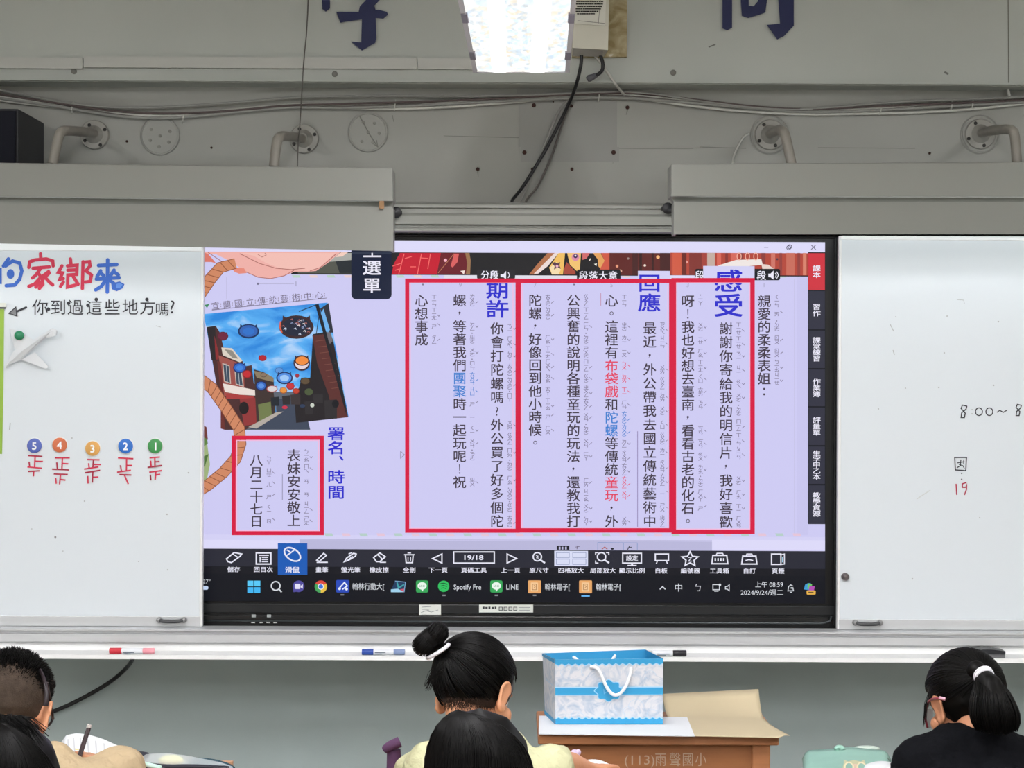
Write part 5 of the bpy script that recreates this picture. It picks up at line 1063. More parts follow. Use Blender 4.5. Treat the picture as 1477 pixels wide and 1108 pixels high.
m = M(); m.tube([P(214, 1090, 4.49), P(190, 1090, 4.47), P(178, 1094, 4.46), P(180, 1099, 4.45), P(196, 1102, 4.45), P(214, 1106, 4.44)], [.006, .011, .013, .011, .008, .006], trim_, 10, smoothpath=2); m.build('zip_end', t, True)
m = M(); m.tube([P(196, 1101, 4.45), P(235, 1107, 4.44), P(280, 1106, 4.44), P(330, 1109, 4.44)], .006, trim_, 10, smoothpath=2); m.build('seam_trim', t, True)
m = M(); m.ell(P(305, 1104, 4.52), (.055, .02, .014), teal, R=Matrix.Rotation(.16, 3, 'Y')); m.build('teal_lining', t, True)
m = M(); m.tube([P(204, 1101, 4.42), P(232, 1108, 4.41)], .0055, mat('mint_pen', '#bfe0d4', .4), 8); tag(m.build('mint_pen', None, True), 'pale mint pen sticking out under the clear pencil bag', 'pen')
m = M(); m.ell(P(247, 1097, 4.52), (.028, .012, .012), mat('yellow_scrap', '#cfd08c', .6)); tag(m.build('yellow_eraser', None, True), 'small yellowish eraser inside the clear pencil bag', 'eraser')
m = M(); m.box(X(318, 4.6), X(339, 4.6), 4.585 - 6.2, 4.6 - 6.2, DZ + .001, Zl(1099, 4.6), mat('tan_card', '#b58a6a', .7)); tag(m.build('card_box'), 'tan cardboard corner behind the end of the clear pencil bag', 'box')
# mint pouch
mint = mat('mint_fabric', '#84aa9d', .6, .3, var=.08, scale=12); mintd = mat('mint_dark', '#86b9a4', .6)
pc = on(1220, 1116, DZ); t = thing('mint_pouch', pc, 'mint green pouch printed with an owl face on the ponytailed girl\'s desk', 'pouch')
def mp_(u, v):
    x = 1157 + 128 * u; top = 1079.5 + (5 * (2 * u - 1) ** 6 + 1.5 * math.sin(u * 9)) ; top += (10 * max(0, (abs(u - .5) - .42) / .08) ** 2)
    a = P(x, top, 4.54); b_ = on(x + 3, 1122, DZ + .034); p = a.lerp(b_, v); p.y -= .045 * math.sin(math.pi * min(1, v * 1.0)) * (1 - (2 * u - 1) ** 4); return p
m = M(); m.grid(mp_, 28, 12, mint, -.03); m.build('pouch_body', t, True)
m = M(); m.tube([P(1206, 1081, 4.52), P(1208, 1078.5, 4.525), P(1214, 1078.5, 4.525), P(1216, 1082, 4.52)], .006, mat('mint_light', '#93bfae', .5), 8, smoothpath=2); m.build('zip_pull', t, True)
m = M(); m.ell(P(1250, 1080, 4.57), (.03, .012, .007), mat('pale_flap', '#b5c4ba', .6)); m.build('flap', t, True)
g = G(fn=lambda x, y, l: mp_((x - 1157) / 128, (y - 1079.5) / 42) + Vector((0, -l, l * .5)), base=.002)
ow, ow2, ob = mat('owl_tan', '#b7b48e', .6), mat('owl_cream', '#d9cba6', .6), mat('owl_black', '#1c1a1a', .6)
g.poly([(1209, 1112), (1209, 1102), (1211, 1097), (1212, 1092.5), (1217, 1095), (1226, 1093.5), (1236, 1095), (1241, 1092.5), (1242, 1097), (1244, 1102), (1245, 1112)], ow); g.dot(1218, 1103, 7.5, ow2); g.dot(1236, 1103, 7.5, ow2); g.dot(1218, 1102, 5, mint); g.dot(1236, 1102, 5, mint)
g.poly([(1223, 1098), (1230, 1098), (1229, 1110), (1224, 1110)], mat('owl_pink', '#cfb09a', .6)); g.poly([(1213, 1104), (1222, 1106), (1219, 1110)], ob); g.poly([(1241, 1104), (1232, 1106), (1235, 1110)], ob); g.dot(1227, 1108, 3, mat('owl_beak', '#8a3a2a', .6), 2); g.stroke([(1278, 1089), (1283, 1092)], 1.4, ob)
g.build('owl_print', t)
q = [P(1243, 1107, 4.42), P(1262, 1103, 4.5), P(1294, 1103, 4.5), P(1306, 1107, 4.42)]
for v in q: v.z = max(v.z, DZ + .02)
def sheet(pts, name, label, nm=pap):
    m = M(); m.add(pts + [v - Vector((0, 0, .0015)) for v in pts], [(0, 3, 2, 1), (4, 5, 6, 7), (0, 1, 5, 4), (1, 2, 6, 5), (2, 3, 7, 6), (3, 0, 4, 7)], nm); return tag(m.build(name), label, 'paper')
def bentsheet(a, b_, c, d_, name, label):
    m = M(); m.grid(lambda u, v: bil(a, b_, c, d_, u, v) + Vector((0, 0, .008 * math.sin(math.pi * u) * (1 - v))), 10, 6, pap, .0012); return tag(m.build(name, None, True), label, 'paper')
bentsheet(P(1248, 1103.5, 4.32), P(1296, 1104, 4.32), on(1292, 1156, DZ + .002), on(1232, 1156, DZ + .002), 'open_notebook', 'white notebook page before the mint pouch')
bentsheet(P(842, 1097.5, 4.55), P(884, 1106, 4.55), on(895, 1117, DZ + .002), on(824, 1117, DZ + .002), 'worksheet', 'white worksheet by the hand of the girl with the bun')
# purple pouch and lilac eraser
pu = mat('purple_fabric', '#573b59', .8, .2, var=.1, scale=20, bump=.2); px_, pz = X(571, 4.35), Zl(1067, 4.35)
t = thing('purple_pouch', (px_, 4.35 - 6.2, DZ), 'purple fabric bottle pouch standing beside the yellow-sleeved girl\'s shoulder', 'pouch')
m = M(); m.tube([(px_, 4.35 - 6.2, DZ + .0005), (px_, 4.35 - 6.2, DZ + .04), (px_ - .001, 4.35 - 6.2, pz - .022)], [.018, .0165, .0145], pu, 16); m.build('pouch_body', t, True, sharp=50)
m = M(); m.tube([(px_ - .019, 4.34 - 6.2, pz - .021), (px_ - .01, 4.335 - 6.2, pz - .013), (px_ + .012, 4.34 - 6.2, pz - .004)], [.009, .011, .012], pu, 12, smoothpath=2); m.build('rolled_flap', t, True)
c = P(829, 1088, 4.42)
m = M(); m.ell(c, (.011, .012, .0105), mat('lilac_rubber', '#c3b2cc', .6, var=.1, scale=60), 12); m.ell(c + Vector((-.008, 0, -.012)), (.009, .011, .012), MATS['lilac_rubber'], 12); m.ell(c + Vector((.008, 0, .004)), (.006, .008, .007), MATS['lilac_rubber'], 10)
lil = m

# ------------------------------------------------------------------ people
skin = mat('skin', '#c98f6c', .55, .35, var=.05, scale=12); skin2 = mat('skin_tan', '#b9805f', .55, .35, var=.05, scale=12)
hairm = mat('black_hair', '#070606', .45, .13); hairb = mat('dark_brown_hair', '#090807', .48, .13)
def cap(a, ra, b_, rb):
    a, b_ = Vector(a), Vector(b_); L_ = (b_ - a).length; n = max(2, int(L_ / (min(ra, rb) * .45)) + 1)
    return [(a.lerp(b_, i / n), ra + (rb - ra) * i / n, None) for i in range(n + 1)]
def chain(pts): 
    o = []
    for (a, ra), (b_, rb) in zip(pts, pts[1:]): o += cap(a, ra, b_, rb)
    return o
def E_(c, r, R=None): return [(Vector(c), r, R)]
def blob(name, prims, mt, parent, vox=.006, smooth=6, extra=None, disp=None):
    me = bpy.data.meshes.new('tmp'); bm = bmesh.new(); base_ = bmesh.new(); bmesh.ops.create_icosphere(base_, subdivisions=2, radius=1)
    bv = [v.co.copy() for v in base_.verts]; bi = [[v.index for v in f.verts] for f in base_.faces]; base_.free()
    V, Fc = [], []
    for c, r, R in prims:
        k = len(V); rr = (r, r, r) if isinstance(r, (int, float)) else r
        for v in bv:
            q = Vector((v.x * rr[0], v.y * rr[1], v.z * rr[2])); V.append(tuple(Vector(c) + (R @ q if R else q)))
        Fc += [[k + i for i in f] for f in bi]
    bm.free(); me.from_pydata(V, [], Fc); o = bpy.data.objects.new('tmp', me); COL.objects.link(o)
    r = o.modifiers.new('r', 'REMESH'); r.mode = 'VOXEL'; r.voxel_size = vox; r.use_smooth_shade = True
    s = o.modifiers.new('s', 'SMOOTH'); s.factor = .5; s.iterations = smooth
    dg = bpy.context.evaluated_depsgraph_get(); dg.update(); me2 = bpy.data.meshes.new_from_object(o.evaluated_get(dg))
    bpy.data.objects.remove(o); bpy.data.meshes.remove(me)
    me2.materials.clear()
    if disp:
        for v in me2.vertices:
            q = disp(v.co, v.normal); v.co += v.normal * q
    mm = [mt]
    if extra:
        bm = bmesh.new(); bm.from_mesh(me2)
        base_i = len(bm.verts); vs_ = [bm.verts.new(v) for v in extra.v]
        for f, i in zip(extra.f, extra.i):
            try: fc = bm.faces.new([vs_[k] for k in f]); fc.material_index = i + 1; fc.smooth = True
            except ValueError: pass
        bm.to_mesh(me2); bm.free(); mm += extra.mats
    return link(me2, name, mm, parent, True)
def hrot(yaw, pitch, roll): return Matrix.Rotation(-yaw, 3, 'Z') @ Matrix.Rotation(roll, 3, 'Y') @ Matrix.Rotation(-pitch, 3, 'X')
def head_prims(C, R, s=1.0, ear=1, flare=.1):
    q = []
    def e(c, r, tilt=None): q.append((C + R @ (Vector(c) * s), tuple(x * s for x in r), R @ tilt if tilt else R))
    e((0, -.012, .025), (.072, .088, .085)); e((0, .022, -.03), (.058, .06, .075)); e((0, .03, -.07), (.042, .045, .035)); e((0, .052, -.088), (.02, .02, .018))
    e((0, .066, .022), (.05, .016, .014)); e((0, .086, -.004), (.009, .012, .022)); e((0, .092, -.022), (.013, .012, .010)); e((0, .077, -.052), (.02, .01, .008))
    for sx in (-1, 1):
        e((.04 * sx, .052, -.03), (.024, .02, .022))
        T = Matrix.Rotation(flare * sx, 3, 'Z') @ Matrix.Rotation(.12 * sx, 3, 'Y')
        ec = Vector((.077 * sx, -.008, -.012)); e(ec, (.005, .017, .028), T); e(ec + Vector((-.006 * sx, .01, -.002)), (.012, .012, .022), T)
        for k in range(26):       # the rim, and the lobe below it
            a = 2 * math.pi * k / 26; w_ = Vector((.0045 * sx, -.0195 * math.cos(a) * (1.05 if math.sin(a) > 0 else .78), .030 * math.sin(a)))
            if math.cos(a) > -.75 or math.sin(a) > .3: e(ec + T @ w_, ((.0048 + (.0025 if math.sin(a) < -.8 else 0)) * ear,) * 3)
        e(ec + T @ Vector((.003 * sx, .012, -.004)), (.005, .006, .009), T)
    return q
def hand(wr, dirv, palm, side, curl=.5, s=.85):
    """palm and five curved fingers; dirv along the hand, palm normal, side of the thumb"""
    d_ = Vector(dirv).normalized(); n = Vector(palm); n = (n - d_ * n.dot(d_)).normalized(); a = d_.cross(n) * side; q = []
    q += cap(wr, .019 * s, wr + d_ * .02 * s, .021 * s)
    for k in range(4): q += cap(wr + d_ * .015 * s + a * (k - 1.5) * .009 * s, .013 * s, wr + d_ * .068 * s + a * (k - 1.5) * .0175 * s, .0115 * s)
    for k, L_ in enumerate((.9, 1.05, 1.0, .8)):       # little finger ... index
        p = wr + d_ * .07 * s + a * (k - 1.5) * .0185 * s; f = d_.copy()
        for j, l in enumerate((.036, .024, .019)):
            f = (f + n * curl * (.5 + .25 * j)).normalized(); p2 = p + f * l * L_ * s; q += cap(p, (.0098 - j * .001) * s, p2, (.009 - j * .0011) * s); p = p2
    p = wr + d_ * .02 * s + a * .02 * s; f = (d_ * .6 + a * .7 + n * .35).normalized()
    for j, l in enumerate((.034, .028, .022)):
        p2 = p + f * l * s; q += cap(p, (.0125 - j * .0015) * s, p2, (.011 - j * .0015) * s); p = p2; f = (f + d_ * .35 + n * .15).normalized()
    return q
def body_prims(C, R, sh, hip, arms, seat_y=None, shw=.135, tilt=0):
    """neck, trunk, arms and seated legs"""
    q = cap(C + R @ Vector((0, -.022, -.05)), .043, sh + Vector((0, .005, .02)), .045)
    mid = sh.lerp(hip, .5) + Vector((0, -.02, 0))
    for a, ra, b_, rb in ((sh + Vector((0, 0, -.05)), .085, mid, .085), (mid, .085, hip + Vector((0, 0, .012)), .095)):
        for sx in (-.055, .055): q += cap(a + Vector((sx, 0, 0)), ra * .8, b_ + Vector((sx, 0, 0)), rb * .8)
    q += cap(sh + Vector((-shw, 0, -.02 + tilt)), .045, sh + Vector((shw, 0, -.02 - tilt)), .045); q += cap(sh + Vector((-.05, 0, .01)), .04, sh + Vector((.05, 0, .01)), .04)
    for (el, wr, hd) in arms:
        sx = -1 if el.x < sh.x else 1; s0 = sh + Vector((sx * shw, 0, -.025 - sx * tilt))
        q += chain([(s0, .042), (el, .031)]); q += chain([(el, .031), (el.lerp(wr, .35), .032), (wr, .021)]); q += hd
    for sx in (-1, 1):
        h = hip + Vector((sx * .07, .03, -.01)); kn = Vector((hip.x + sx * .09, hip.y + .36, hip.z + .0)); an = Vector((hip.x + sx * .09, hip.y + .34, .07))
        q += chain([(h, .072), (kn, .05)]); q += chain([(kn, .05), (kn.lerp(an, .35) + Vector((0, -.012, 0)), .046), (an, .03)])
        q += cap(an + Vector((0, -.02, -.035)), .03, an + Vector((0, .12, -.045)), .024)
    return q
def shirt_prims(sh, hip, arms, shw=.135, t=.013, sleeve=.62, long_=False, tilt=0):
    q = []; mid = sh.lerp(hip, .5) + Vector((0, -.02, 0))
    for a, ra, b_, rb in ((sh + Vector((0, 0, -.05)), .085, mid, .085), (mid, .085, hip + Vector((0, 0, .012)), .095)):
        for sx in (-.055, .055): q += cap(a + Vector((sx, 0, 0)), ra * .8 + t, b_ + Vector((sx, 0, 0)), rb * .8 + t)
    for sx in (-1, 1): q += cap(sh + Vector((sx * .03, 0, .012)), .042 + t * .9, sh + Vector((sx * shw, 0, -.028 - sx * tilt)), .046 + t)
    q += cap(sh + Vector((-shw, 0, -.03 + tilt)), .045 + t, sh + Vector((shw, 0, -.03 - tilt)), .045 + t); q += cap(sh + Vector((-.05, 0, .012)), .04 + t * .9, sh + Vector((.05, 0, .012)), .04 + t * .9)
    for (el, wr, hd) in arms:
        sx = -1 if el.x < sh.x else 1; s0 = sh + Vector((sx * shw, 0, -.025 - sx * tilt))
        q += chain([(s0, .044 + t), (s0.lerp(el, sleeve), .036 + t * 1.1)])
        if long_: q += chain([(el, .034 + t), (el.lerp(wr, .85), .026 + t)]) + chain([(s0, .044 + t), (el, .034 + t)])
    return q
def wrinkle(a, f): return lambda p, n: (noise.noise(p * f) + .5 * noise.noise(Vector((p.x * f * 2, p.y * f * 2, p.z * f * .8)))) * a
def strand(m, pts, r, mt): m.tube(pts, [r * .9, r, r * .8, r * .4], mt, 3, cap=False)
def eyes(C, R, s, parent):
    for sx in (-1, 1):
        m = M(); c = C + R @ (Vector((.029 * sx, .063, .004)) * s); m.ell(c, (.011 * s,) * 3, mat('eye_white', '#e6e2dc', .3), 12); m.ell(c + R @ Vector((0, .0065 * s, 0)), (.0055 * s,) * 3, mat('iris', '#1d1410', .3), 10); m.build('eye', parent, True)
def scalp(C, R, s, up=.0): return lambda th, ph, k=1.0: C + R @ (Vector((.084 * math.sin(th) * math.cos(ph), -.016 + .099 * math.sin(th) * math.sin(ph), .03 + up + .092 * math.cos(th))) * s * k)
def slerp_path(sc, C, c0, T, d0_, steps=10, lift=1.02):
    """strand over the scalp from direction d0_ to the gathering point T"""
    dT = (T - c0); rT = dT.length; u0 = d0_.normalized(); u1 = dT.normalized(); an = u0.angle(u1); o = []
    for i in range(steps + 1):
        k = i / steps; v = u0 if an < 1e-4 else (u0 * math.sin((1 - k) * an) + u1 * math.sin(k * an)) / math.sin(an)
        o.append((k, v.normalized()))
    return o, rT
def surf_r(u, R, s):            # distance from the scalp centre to the hair surface in direction u
    l = R.inverted() @ u; return s / math.sqrt((l.x / .084) ** 2 + (l.y / .099) ** 2 + (l.z / .092) ** 2)
def gathered(m, C, R, s, T, n, mt, zmin=-.75, r=.0011, seedv=1):
    rnd = random.Random(seedv); c0 = C + R @ (Vector((0, -.016, .03)) * s); k = 0
    while k < n:
        l = Vector((rnd.gauss(0, 1), rnd.gauss(0, 1), rnd.gauss(0, 1))).normalized()
        if l.z < zmin + .15 * rnd.random() or (l.y > .25 and l.z < .15): continue
        if l.y > .0 and l.z < -.3: continue
        d_ = R @ l; path, rT = slerp_path(None, C, c0, T, d_, 9); j = rnd.uniform(.998, 1.02); pts = []
        for q, u in path:
            rr = surf_r(u, R, s) * j; f = max(0, (q - .75) / .25) ** 2; pts.append(c0 + u * (rr + (rT - rr) * f))
        strand(m, pts, r * rnd.uniform(.8, 1.5), mt); k += 1
def hair_cap(C, R, s): return [(C + R @ (Vector((0, -.016, .03)) * s), tuple(x * s for x in (.084, .099, .092)), R)]

def chair(x, y, label):
    t = thing('school_chair', (x, y, 0), label, 'chair', 'wooden school chairs under the pupils')
    m = M(); m.box(x - .18, x + .18, y - .17, y + .18, .334, .354, wood, bev=.005); m.build('seat', t)
    m = M(); m.box(x - .17, x + .17, y - .215, y - .198, .5, .66, wood, bev=.005); m.build('backrest', t)
    for sx in (-1, 1):
        m = M(); m.box(x + sx * .16 - .015, x + sx * .16 + .015, y - .198, y - .17, 0, .66, woodd, bev=.003); m.build('leg', t)
        m = M(); m.box(x + sx * .16 - .015, x + sx * .16 + .015, y + .145, y + .175, 0, .3335, woodd, bev=.003); m.build('leg', t)
    return t
HIPZ = .365 + .07

# --- girl with the bun
d = 4.2; C = P(686, 1000, d); R = hrot(.58, .52, -.12); s = .98
sh = P(697, 1097, 4.1); hip = Vector((sh.x - .005, -2.34, HIPZ))
pB = thing('person', (hip.x, hip.y, .365), 'person with a high black bun and pale yellow shirt, bent over a desk', 'person', None)
elR = P(806, 1102, 4.15); wrR = P(848, 1112, 4.36); elL = Vector((sh.x - .15, -2.0, DZ + .06)); wrL = Vector((sh.x - .05, -1.80, DZ + .042))
armsB = [(elR, wrR, hand(wrR, (.45, .8, -.02), (0, -.1, -1), -1, .15, .8)), (elL, wrL, hand(wrL, (.3, .9, .05), (0, 0, -1), 1, .1, .8))]
blob('body', head_prims(C, R, s) + body_prims(C, R, sh, hip, armsB, shw=.1, tilt=.012), skin, pB, .0045, 5)
yel = mat('yellow_shirt', '#bdbc98', .85, .15, bump=1, bscale=14, bdist=.03)
blob('shirt', shirt_prims(sh, hip, armsB, shw=.1, tilt=.012, sleeve=.72), yel, pB, .006, 5, disp=wrinkle(.007, 22))
eyes(C, R, s, pB)
T = P(647, 941, 4.17); bc = P(621, 923, 4.15)
ex = M(); gathered(ex, C, R, s, T, 1300, hairm, zmin=-.85, seedv=3)
rnd = random.Random(5)
for k in range(260):      # strands wound round the bun
    a0 = rnd.random() * 6.28; tl = rnd.uniform(-1, 1); rr = .030 * rnd.uniform(.98, 1.06); axis = Vector((.75, .1, -.66)).normalized(); u = axis.orthogonal().normalized(); w_ = axis.cross(u); pts = []
    sub = P(630, 914, 4.15) if k % 2 else P(612, 929, 4.15); r0 = .0235 if k % 2 else .024
    for j in range(7):
        a = a0 + j * .3; h = tl * .9; pts.append(sub + (u * math.cos(a) + w_ * math.sin(a)) * r0 * math.sqrt(max(.02, 1 - h * h)) * 1.07 + axis * h * r0)
    strand(ex, pts, .0011, hairm)
for k in range(40):       # loose wisps behind the ear and at the nape
    p0 = P(628 + rnd.random() * 14, 955 + rnd.random() * 20, 4.13); p1 = P(611 + rnd.random() * 12, 985 + rnd.random() * 12, 4.13)
    strand(ex, [p0, p0.lerp(p1, .5) + Vector((-.004, 0, .003)), p1], .0007, hairm)
nb = mat('nape_hair', '#2a1c14', .6, .2)
for k in range(420):
    p0 = P(640 + rnd.random() * 74, 1006 + rnd.random() * 10, 4.105); p1 = p0 + Vector((rnd.uniform(-.01, .006), .004, -rnd.uniform(.008, .026))); strand(ex, [p0, p0.lerp(p1, .5) + Vector((0, -.003, 0)), p1], .0004, nb)
hp = hair_cap(C, R, s) + E_(P(631, 913, 4.15), .0235) + E_(P(612, 929, 4.15), .0238) + E_(P(622, 921, 4.15), .025) + cap(P(630, 936, 4.16), .017, P(655, 945, 4.18), .022) + cap(P(655, 942, 4.18), .022, P(670, 965, 4.19), .03)
blob('hair', hp, hairm, pB, .004, 4, extra=ex)
m = M(); cc = P(632, 939.5, 4.155); ax_ = (P(642, 934, 4.15) - P(618, 949, 4.15)).normalized(); w_ = Vector((0, 1, 0)); m.tube([cc + ax_ * .0255 * math.cos(a) + w_ * .0255 * math.sin(a) for a in [k * 6.2832 / 24 for k in range(25)]], .0042, mat('white_band', '#cfcdd4', .7), 8); m.build('hair_tie', pB, True)
for v in lil.v: pass
tag(lil.build('eraser', None, True), 'small lilac eraser by the hand of the girl with the bun', 'eraser')
chair(hip.x, hip.y, 'wooden school chair under the girl with the bun')

# --- girl with the ponytail
d = 4.2; C = P(1391, 1016, d); R = hrot(-.42, .45, .05); s = .91
sh = P(1404, 1086, 4.14); hip = Vector((sh.x, -2.34, HIPZ))
pP = thing('person', (hip.x, hip.y, .365), 'person in a black shirt with a black ponytail and reddish glasses, head bent down', 'person')
elR = Vector((sh.x + .2, -1.99, DZ + .07)); wrR = Vector((sh.x + .06, -1.79, DZ + .042)); elL = P(1332, 1124, 4.2); wrL = Vector((sh.x - .05, -1.78, DZ + .042))
armsP = [(elR, wrR, hand(wrR, (-.4, .8, .05), (0, 0, -1), -1, .1, .8)), (elL, wrL, hand(wrL, (.3, .9, .05), (0, 0, -1), 1, .1, .8))]
blob('body', head_prims(C, R, s) + body_prims(C, R, sh, hip, armsP, shw=.115), skin2, pP, .0045, 5)
blk = mat('black_shirt', '#0b0c10', .9, .1, bump=1, bscale=10, bdist=.03)
blob('shirt', shirt_prims(sh, hip, armsP, shw=.115, sleeve=.95), blk, pP, .006, 5, disp=wrinkle(.006, 16))
eyes(C, R, s, pP)
T = P(1417, 972, 4.115)
ex = M(); gathered(ex, C, R, s, T, 900, hairb, zmin=-.5, seedv=9)
rnd = random.Random(11)
for k in range(700):
    a = rnd.random() * 6.28; q = rnd.uniform(.72, 1.02); x, y = math.cos(a) * q, math.sin(a) * q
    pts = [T + Vector((x * .012, y * .012, 0)), P(1428 + x * 22, 988, 4.075) + Vector((0, y * .03, 0)), P(1432 + x * 34, 1015, 4.06) + Vector((0, y * .04, 0)), P(1436 + x * 37, 1038, 4.06) + Vector((0, y * .04, 0)), P(1438 + x * 30, 1056 - abs(x) * 5 + rnd.uniform(-2, 3), 4.065) + Vector((0, y * .03, 0))]
    q_ = [pts[0]]
    for a_, b_ in zip(pts, pts[1:]): q_ += [a_.lerp(b_, .33), a_.lerp(b_, .67)]
    strand(ex, q_ + [pts[-1]], .0012, hairb)
for k in range(30):
    p0 = P(1340 + rnd.random() * 6, 992 + rnd.random() * 15, 4.2); p1 = P(1331 + rnd.random() * 5, 1050 + rnd.uniform(-12, 0), 4.2); strand(ex, [p0, p0.lerp(p1, .4) + Vector((-.006, 0, 0)), p1], .0006, hairb)
hp = hair_cap(C, R, s) + cap(T, .014, P(1428, 990, 4.08), .026) + cap(P(1428, 990, 4.08), .024, P(1433, 1016, 4.062), .037) + cap(P(1433, 1016, 4.062), .037, P(1437, 1034, 4.06), .034) + cap(P(1408, 966, 4.125), .02, T, .014)
blob('hair', hp, hairb, pP, .004, 4, extra=ex)
m = M(); ax_ = (P(1432, 966, 4.1) - P(1410, 972, 4.12)).normalized(); pa = (P(1426, 985, 4.09) - T).normalized(); u = pa.orthogonal().normalized(); w_ = pa.cross(u)
for k in range(2): m.tube([T + pa * (.003 + .006 * k) + (u * math.cos(a) + w_ * math.sin(a)) * .0175 for a in [j * 6.2832 / 24 for j in range(25)]], .004, mat('white_band', '#cfcdd4', .7), 8)
m.build('hair_tie', pP, True)
m = M(); fr_ = mat('red_frame', '#7e2a35', .35); m.tube([P(1362, 1009, 4.118), P(1352, 1007, 4.13), P(1340, 1010, 4.19), P(1336, 1022, 4.235)], .0028, fr_, 8, smoothpath=2); m.tube([P(1337, 1016, 4.235), P(1334, 1034, 4.235), P(1338, 1050, 4.235)], .0026, fr_, 8, smoothpath=1); gl = m.build('glasses', pP, True)
m = M(); m.tube([P(1363, 1008.5, 4.1165), P(1355, 1006.5, 4.126)], .0034, mat('pink_tip', '#cf9fb0', .4), 8); m.build('temple_tip', gl, True)
m = M(); q = [P(1336, 1022, 4.236), P(1346, 1024, 4.27), P(1345, 1052, 4.27), P(1337, 1049, 4.236)]; m.add(q + [v + Vector((0, .002, 0)) for v in q], [(0, 3, 2, 1), (4, 5, 6, 7), (0, 1, 5, 4), (1, 2, 6, 5), (2, 3, 7, 6), (3, 0, 4, 7)], mat('lens', '#e3e6ea', .05, .5, alpha=.5)); m.build('lens', gl)
chair(hip.x, hip.y, 'wooden school chair under the girl with the ponytail')

# --- boy with glasses
d = 4.2; C = P(17, 1022, d); R = hrot(.1, .38, .04); s = .97
sh = P(40, 1118, 4.12); hip = Vector((sh.x, -2.34, HIPZ))
pG = thing('person', (hip.x, hip.y, .365), 'person with short shaved-side hair, dark glasses and a beige shirt', 'person')
elR = P(176, 1112, 4.19); wrR = P(150, 1105, 4.39); elL = Vector((sh.x - .18, -2.0, DZ + .07)); wrL = Vector((sh.x - .05, -1.80, DZ + .042))
armsG = [(elR, wrR, hand(wrR, (-.45, .7, .1), (-.3, 0, -1), -1, .08, .8)), (elL, wrL, hand(wrL, (.3, .9, .05), (0, 0, -1), 1, .1, .8))]
blob('body', head_prims(C, R, s, 1.1, .55) + body_prims(C, R, sh, hip, armsG, shw=.115), skin, pG, .0045, 5)
bei = mat('beige_shirt', '#ab987a', .85, .15, bump=1, bscale=12, bdist=.03)
blob('shirt', shirt_prims(sh, hip, armsG, shw=.115, t=.016, sleeve=1.0), bei, pG, .006, 5, disp=wrinkle(.007, 19))
eyes(C, R, s, pG)
stub = mat('stubble', '#40362e', .8, .15, var=.25, scale=90, bump=.4, bscale=400)
c0 = C + R @ (Vector((0, -.016, .028)) * s)
blob('shaved_sides', [(c0, tuple(x * s for x in (.0765, .0905, .083)), R)], stub, pG, .004, 3)
ex = M(); rnd = random.Random(21); k = 0
while k < 5200:
    l = Vector((rnd.gauss(0, 1), rnd.gauss(0, 1), rnd.gauss(0, 1))).normalized()
    hh = l.z * .88 + l.y * .35; lim = -.12 + .5 * rnd.random()
    if hh < lim: continue
    p = c0 + R @ (Vector((l.x * .077, l.y * .091, l.z * .0845)) * s); L_ = (.012 + .012 * rnd.random()) * min(1, max(.16, (hh + .05) / .5))
    dr = (R @ (l + Vector((rnd.gauss(0, .35), .35 + rnd.gauss(0, .3), .25)))).normalized(); tip = p + dr * L_ * .75
    strand(ex, [p - (R @ l) * .003, p.lerp(tip, .5) + (R @ l) * .002, tip], .0012 * min(1, .45 + L_ / .02), hairb); k += 1
blob('hair', [(C + R @ (Vector((0, .012, .056)) * s), tuple(x * s for x in (.066, .08, .0575)), R)], hairb, pG, .004, 3, extra=ex)
m = M(); gm_ = mat('dark_glasses', '#22181c', .35); m.tube([P(58, 966, 4.165), P(64, 980, 4.125), P(67.5, 998, 4.11), P(67, 1010, 4.105), P(66, 1018, 4.105)], [.0025, .0035, .0045, .0055, .006], gm_, 8, smoothpath=2)
q0 = C + R @ (Vector((.066, .085, .0)) * s); m.tube([P(68, 985, 4.16), q0.lerp(P(68, 985, 4.16), .5), q0], .0028, gm_, 8, smoothpath=1)
for sx in (-1, 1):
    cc = C + R @ (Vector((.034 * sx, .094, .0)) * s); m.tube([cc + R @ (Vector((.027 * math.cos(a), 0, .021 * math.sin(a))) * s) for a in [j * 6.2832 / 20 for j in range(21)]], .0026, gm_, 6)
m.build('glasses', pG, True); chair(hip.x, hip.y, 'wooden school chair under the boy with glasses')

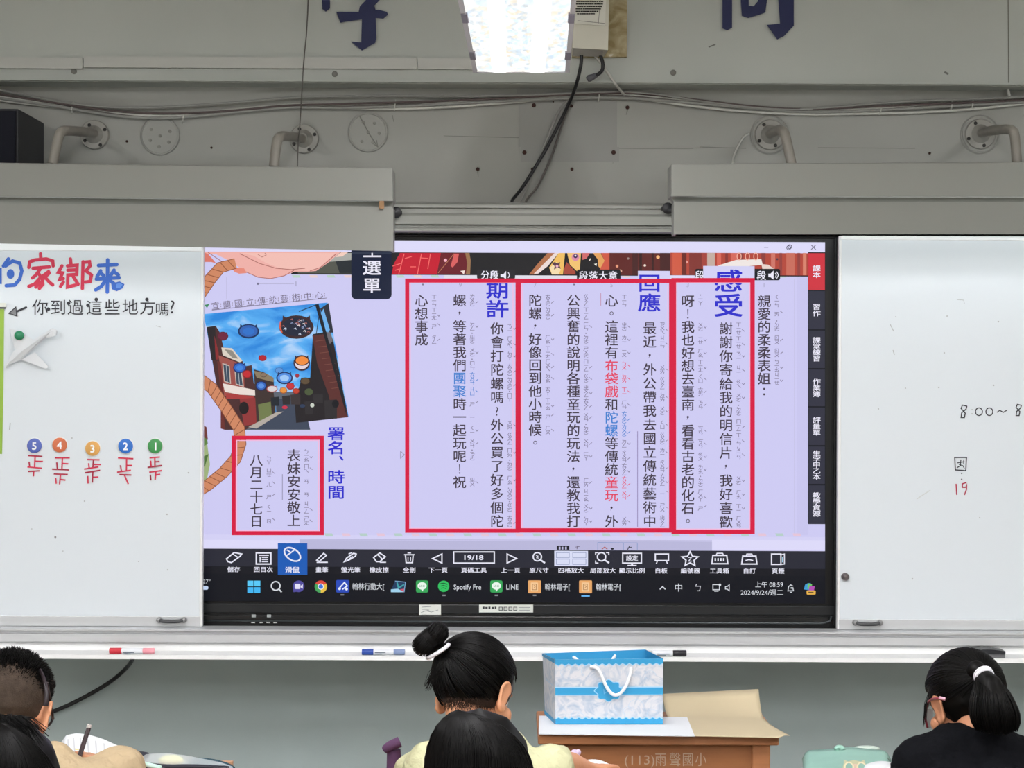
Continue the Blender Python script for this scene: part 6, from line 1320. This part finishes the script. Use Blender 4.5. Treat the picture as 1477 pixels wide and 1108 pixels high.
# --- two long-haired pupils of the row behind, seen from the back of the head
def back_row(px, top, half, d, label, seed, part_px, messy=0):
    s = .96; C = P(px, top + 114, d); R = hrot(.05 if px > 300 else -.1, .25, 0); rnd = random.Random(seed)
    sh = Vector((C.x, C.y - .03, C.z - .16)); hip = Vector((C.x, C.y - .16, HIPZ))
    t = thing('person', (hip.x, hip.y, .365), label, 'person')
    arms = [(sh + Vector((sx * .19, .04, -.2)), sh + Vector((sx * .08, .17, -.22)), hand(sh + Vector((sx * .08, .17, -.22)), (-.6 * sx, .7, -.05), (0, 0, -1), sx * -1, .4, .8)) for sx in (-1, 1)]
    blob('body', head_prims(C, R, s) + body_prims(C, R, sh, hip, arms), skin, t, .005, 5)
    blob('shirt', shirt_prims(sh, hip, arms), mat('white_shirt', '#d8d8d4', .8, .2), t, .007, 5, disp=wrinkle(.004, 18)); eyes(C, R, s, t)
    ex = M(); k_ = half * d / F; part = P(part_px, top + 16, d - .05)
    for k in range(1400):
        a = rnd.uniform(-1, 1); b_ = rnd.uniform(.0, 1)          # sideways spread, front-to-back
        a = math.copysign(abs(a) ** .8, a); h = math.sqrt(max(0, 1 - a * a * .96))
        y0 = C.y - .012 - .092 * h * b_; o = []
        rr = rnd.uniform(.985, 1.02)
        for j in range(11):
            q = j / 10; th = q * 2.1; f = math.sin(min(th, 1.57)); drop = max(0, th - 1.57)
            x = C.x + (part.x - C.x) * (1 - f) * .8 + a * k_ * f * rr; z = P(px, top, d).z - (1 - math.cos(min(th, 1.57))) * k_ * 1.25 * (.55 + .45 * abs(a)) * 1.0 - drop * .34 - (1 - h) * .0
            yy = C.y - .016 - (.1 * rr) * math.sqrt(max(0, 1 - (a * f) ** 2)) * (math.sin(min(th * .75 + .35, 1.57))) * (1 if b_ > 0 else -.6)
            o.append(Vector((x + rnd.gauss(0, .0006), yy, z * 1 + .0)))
        strand(ex, o, .0013, hairm)
    if messy:
        for k in range(200):
            p0 = P(px - 10 + rnd.uniform(-20, 25), top + rnd.uniform(0, 6), d - .03); p1 = p0 + Vector((rnd.uniform(.02, .06), -.03, -rnd.uniform(.01, .05))); strand(ex, [p0, p0.lerp(p1, .5) + Vector((0, -.01, .012)), p1], .0012, hairm)
    hp = [(C + R @ (Vector((0, -.016, .02)) * s), (k_ * .985, .1, .1), None)] + cap(C + Vector((-.03, -.03, -.02)), k_ * .66, C + Vector((-.035, -.05, -.2)), k_ * .6) + cap(C + Vector((.03, -.03, -.02)), k_ * .66, C + Vector((.035, -.05, -.2)), k_ * .6)
    hp[0] = (Vector((C.x, C.y - .016, P(px, top, d).z - .098)), (k_ * .985, .1, .097), None)
    blob('hair', hp, hairm, t, .005, 4, extra=ex); chair(hip.x, hip.y, 'wooden school chair under the pupil behind ' + label.split('behind ')[1])
back_row(691, 1018, 78, 3.3, 'person with smooth black hair, only the crown showing, seated behind the girl with the bun', 31, 652)
back_row(12, 1032, 80, 3.3, 'person with tousled black hair, only the crown showing, seated behind the boy with glasses', 33, -12, 1)
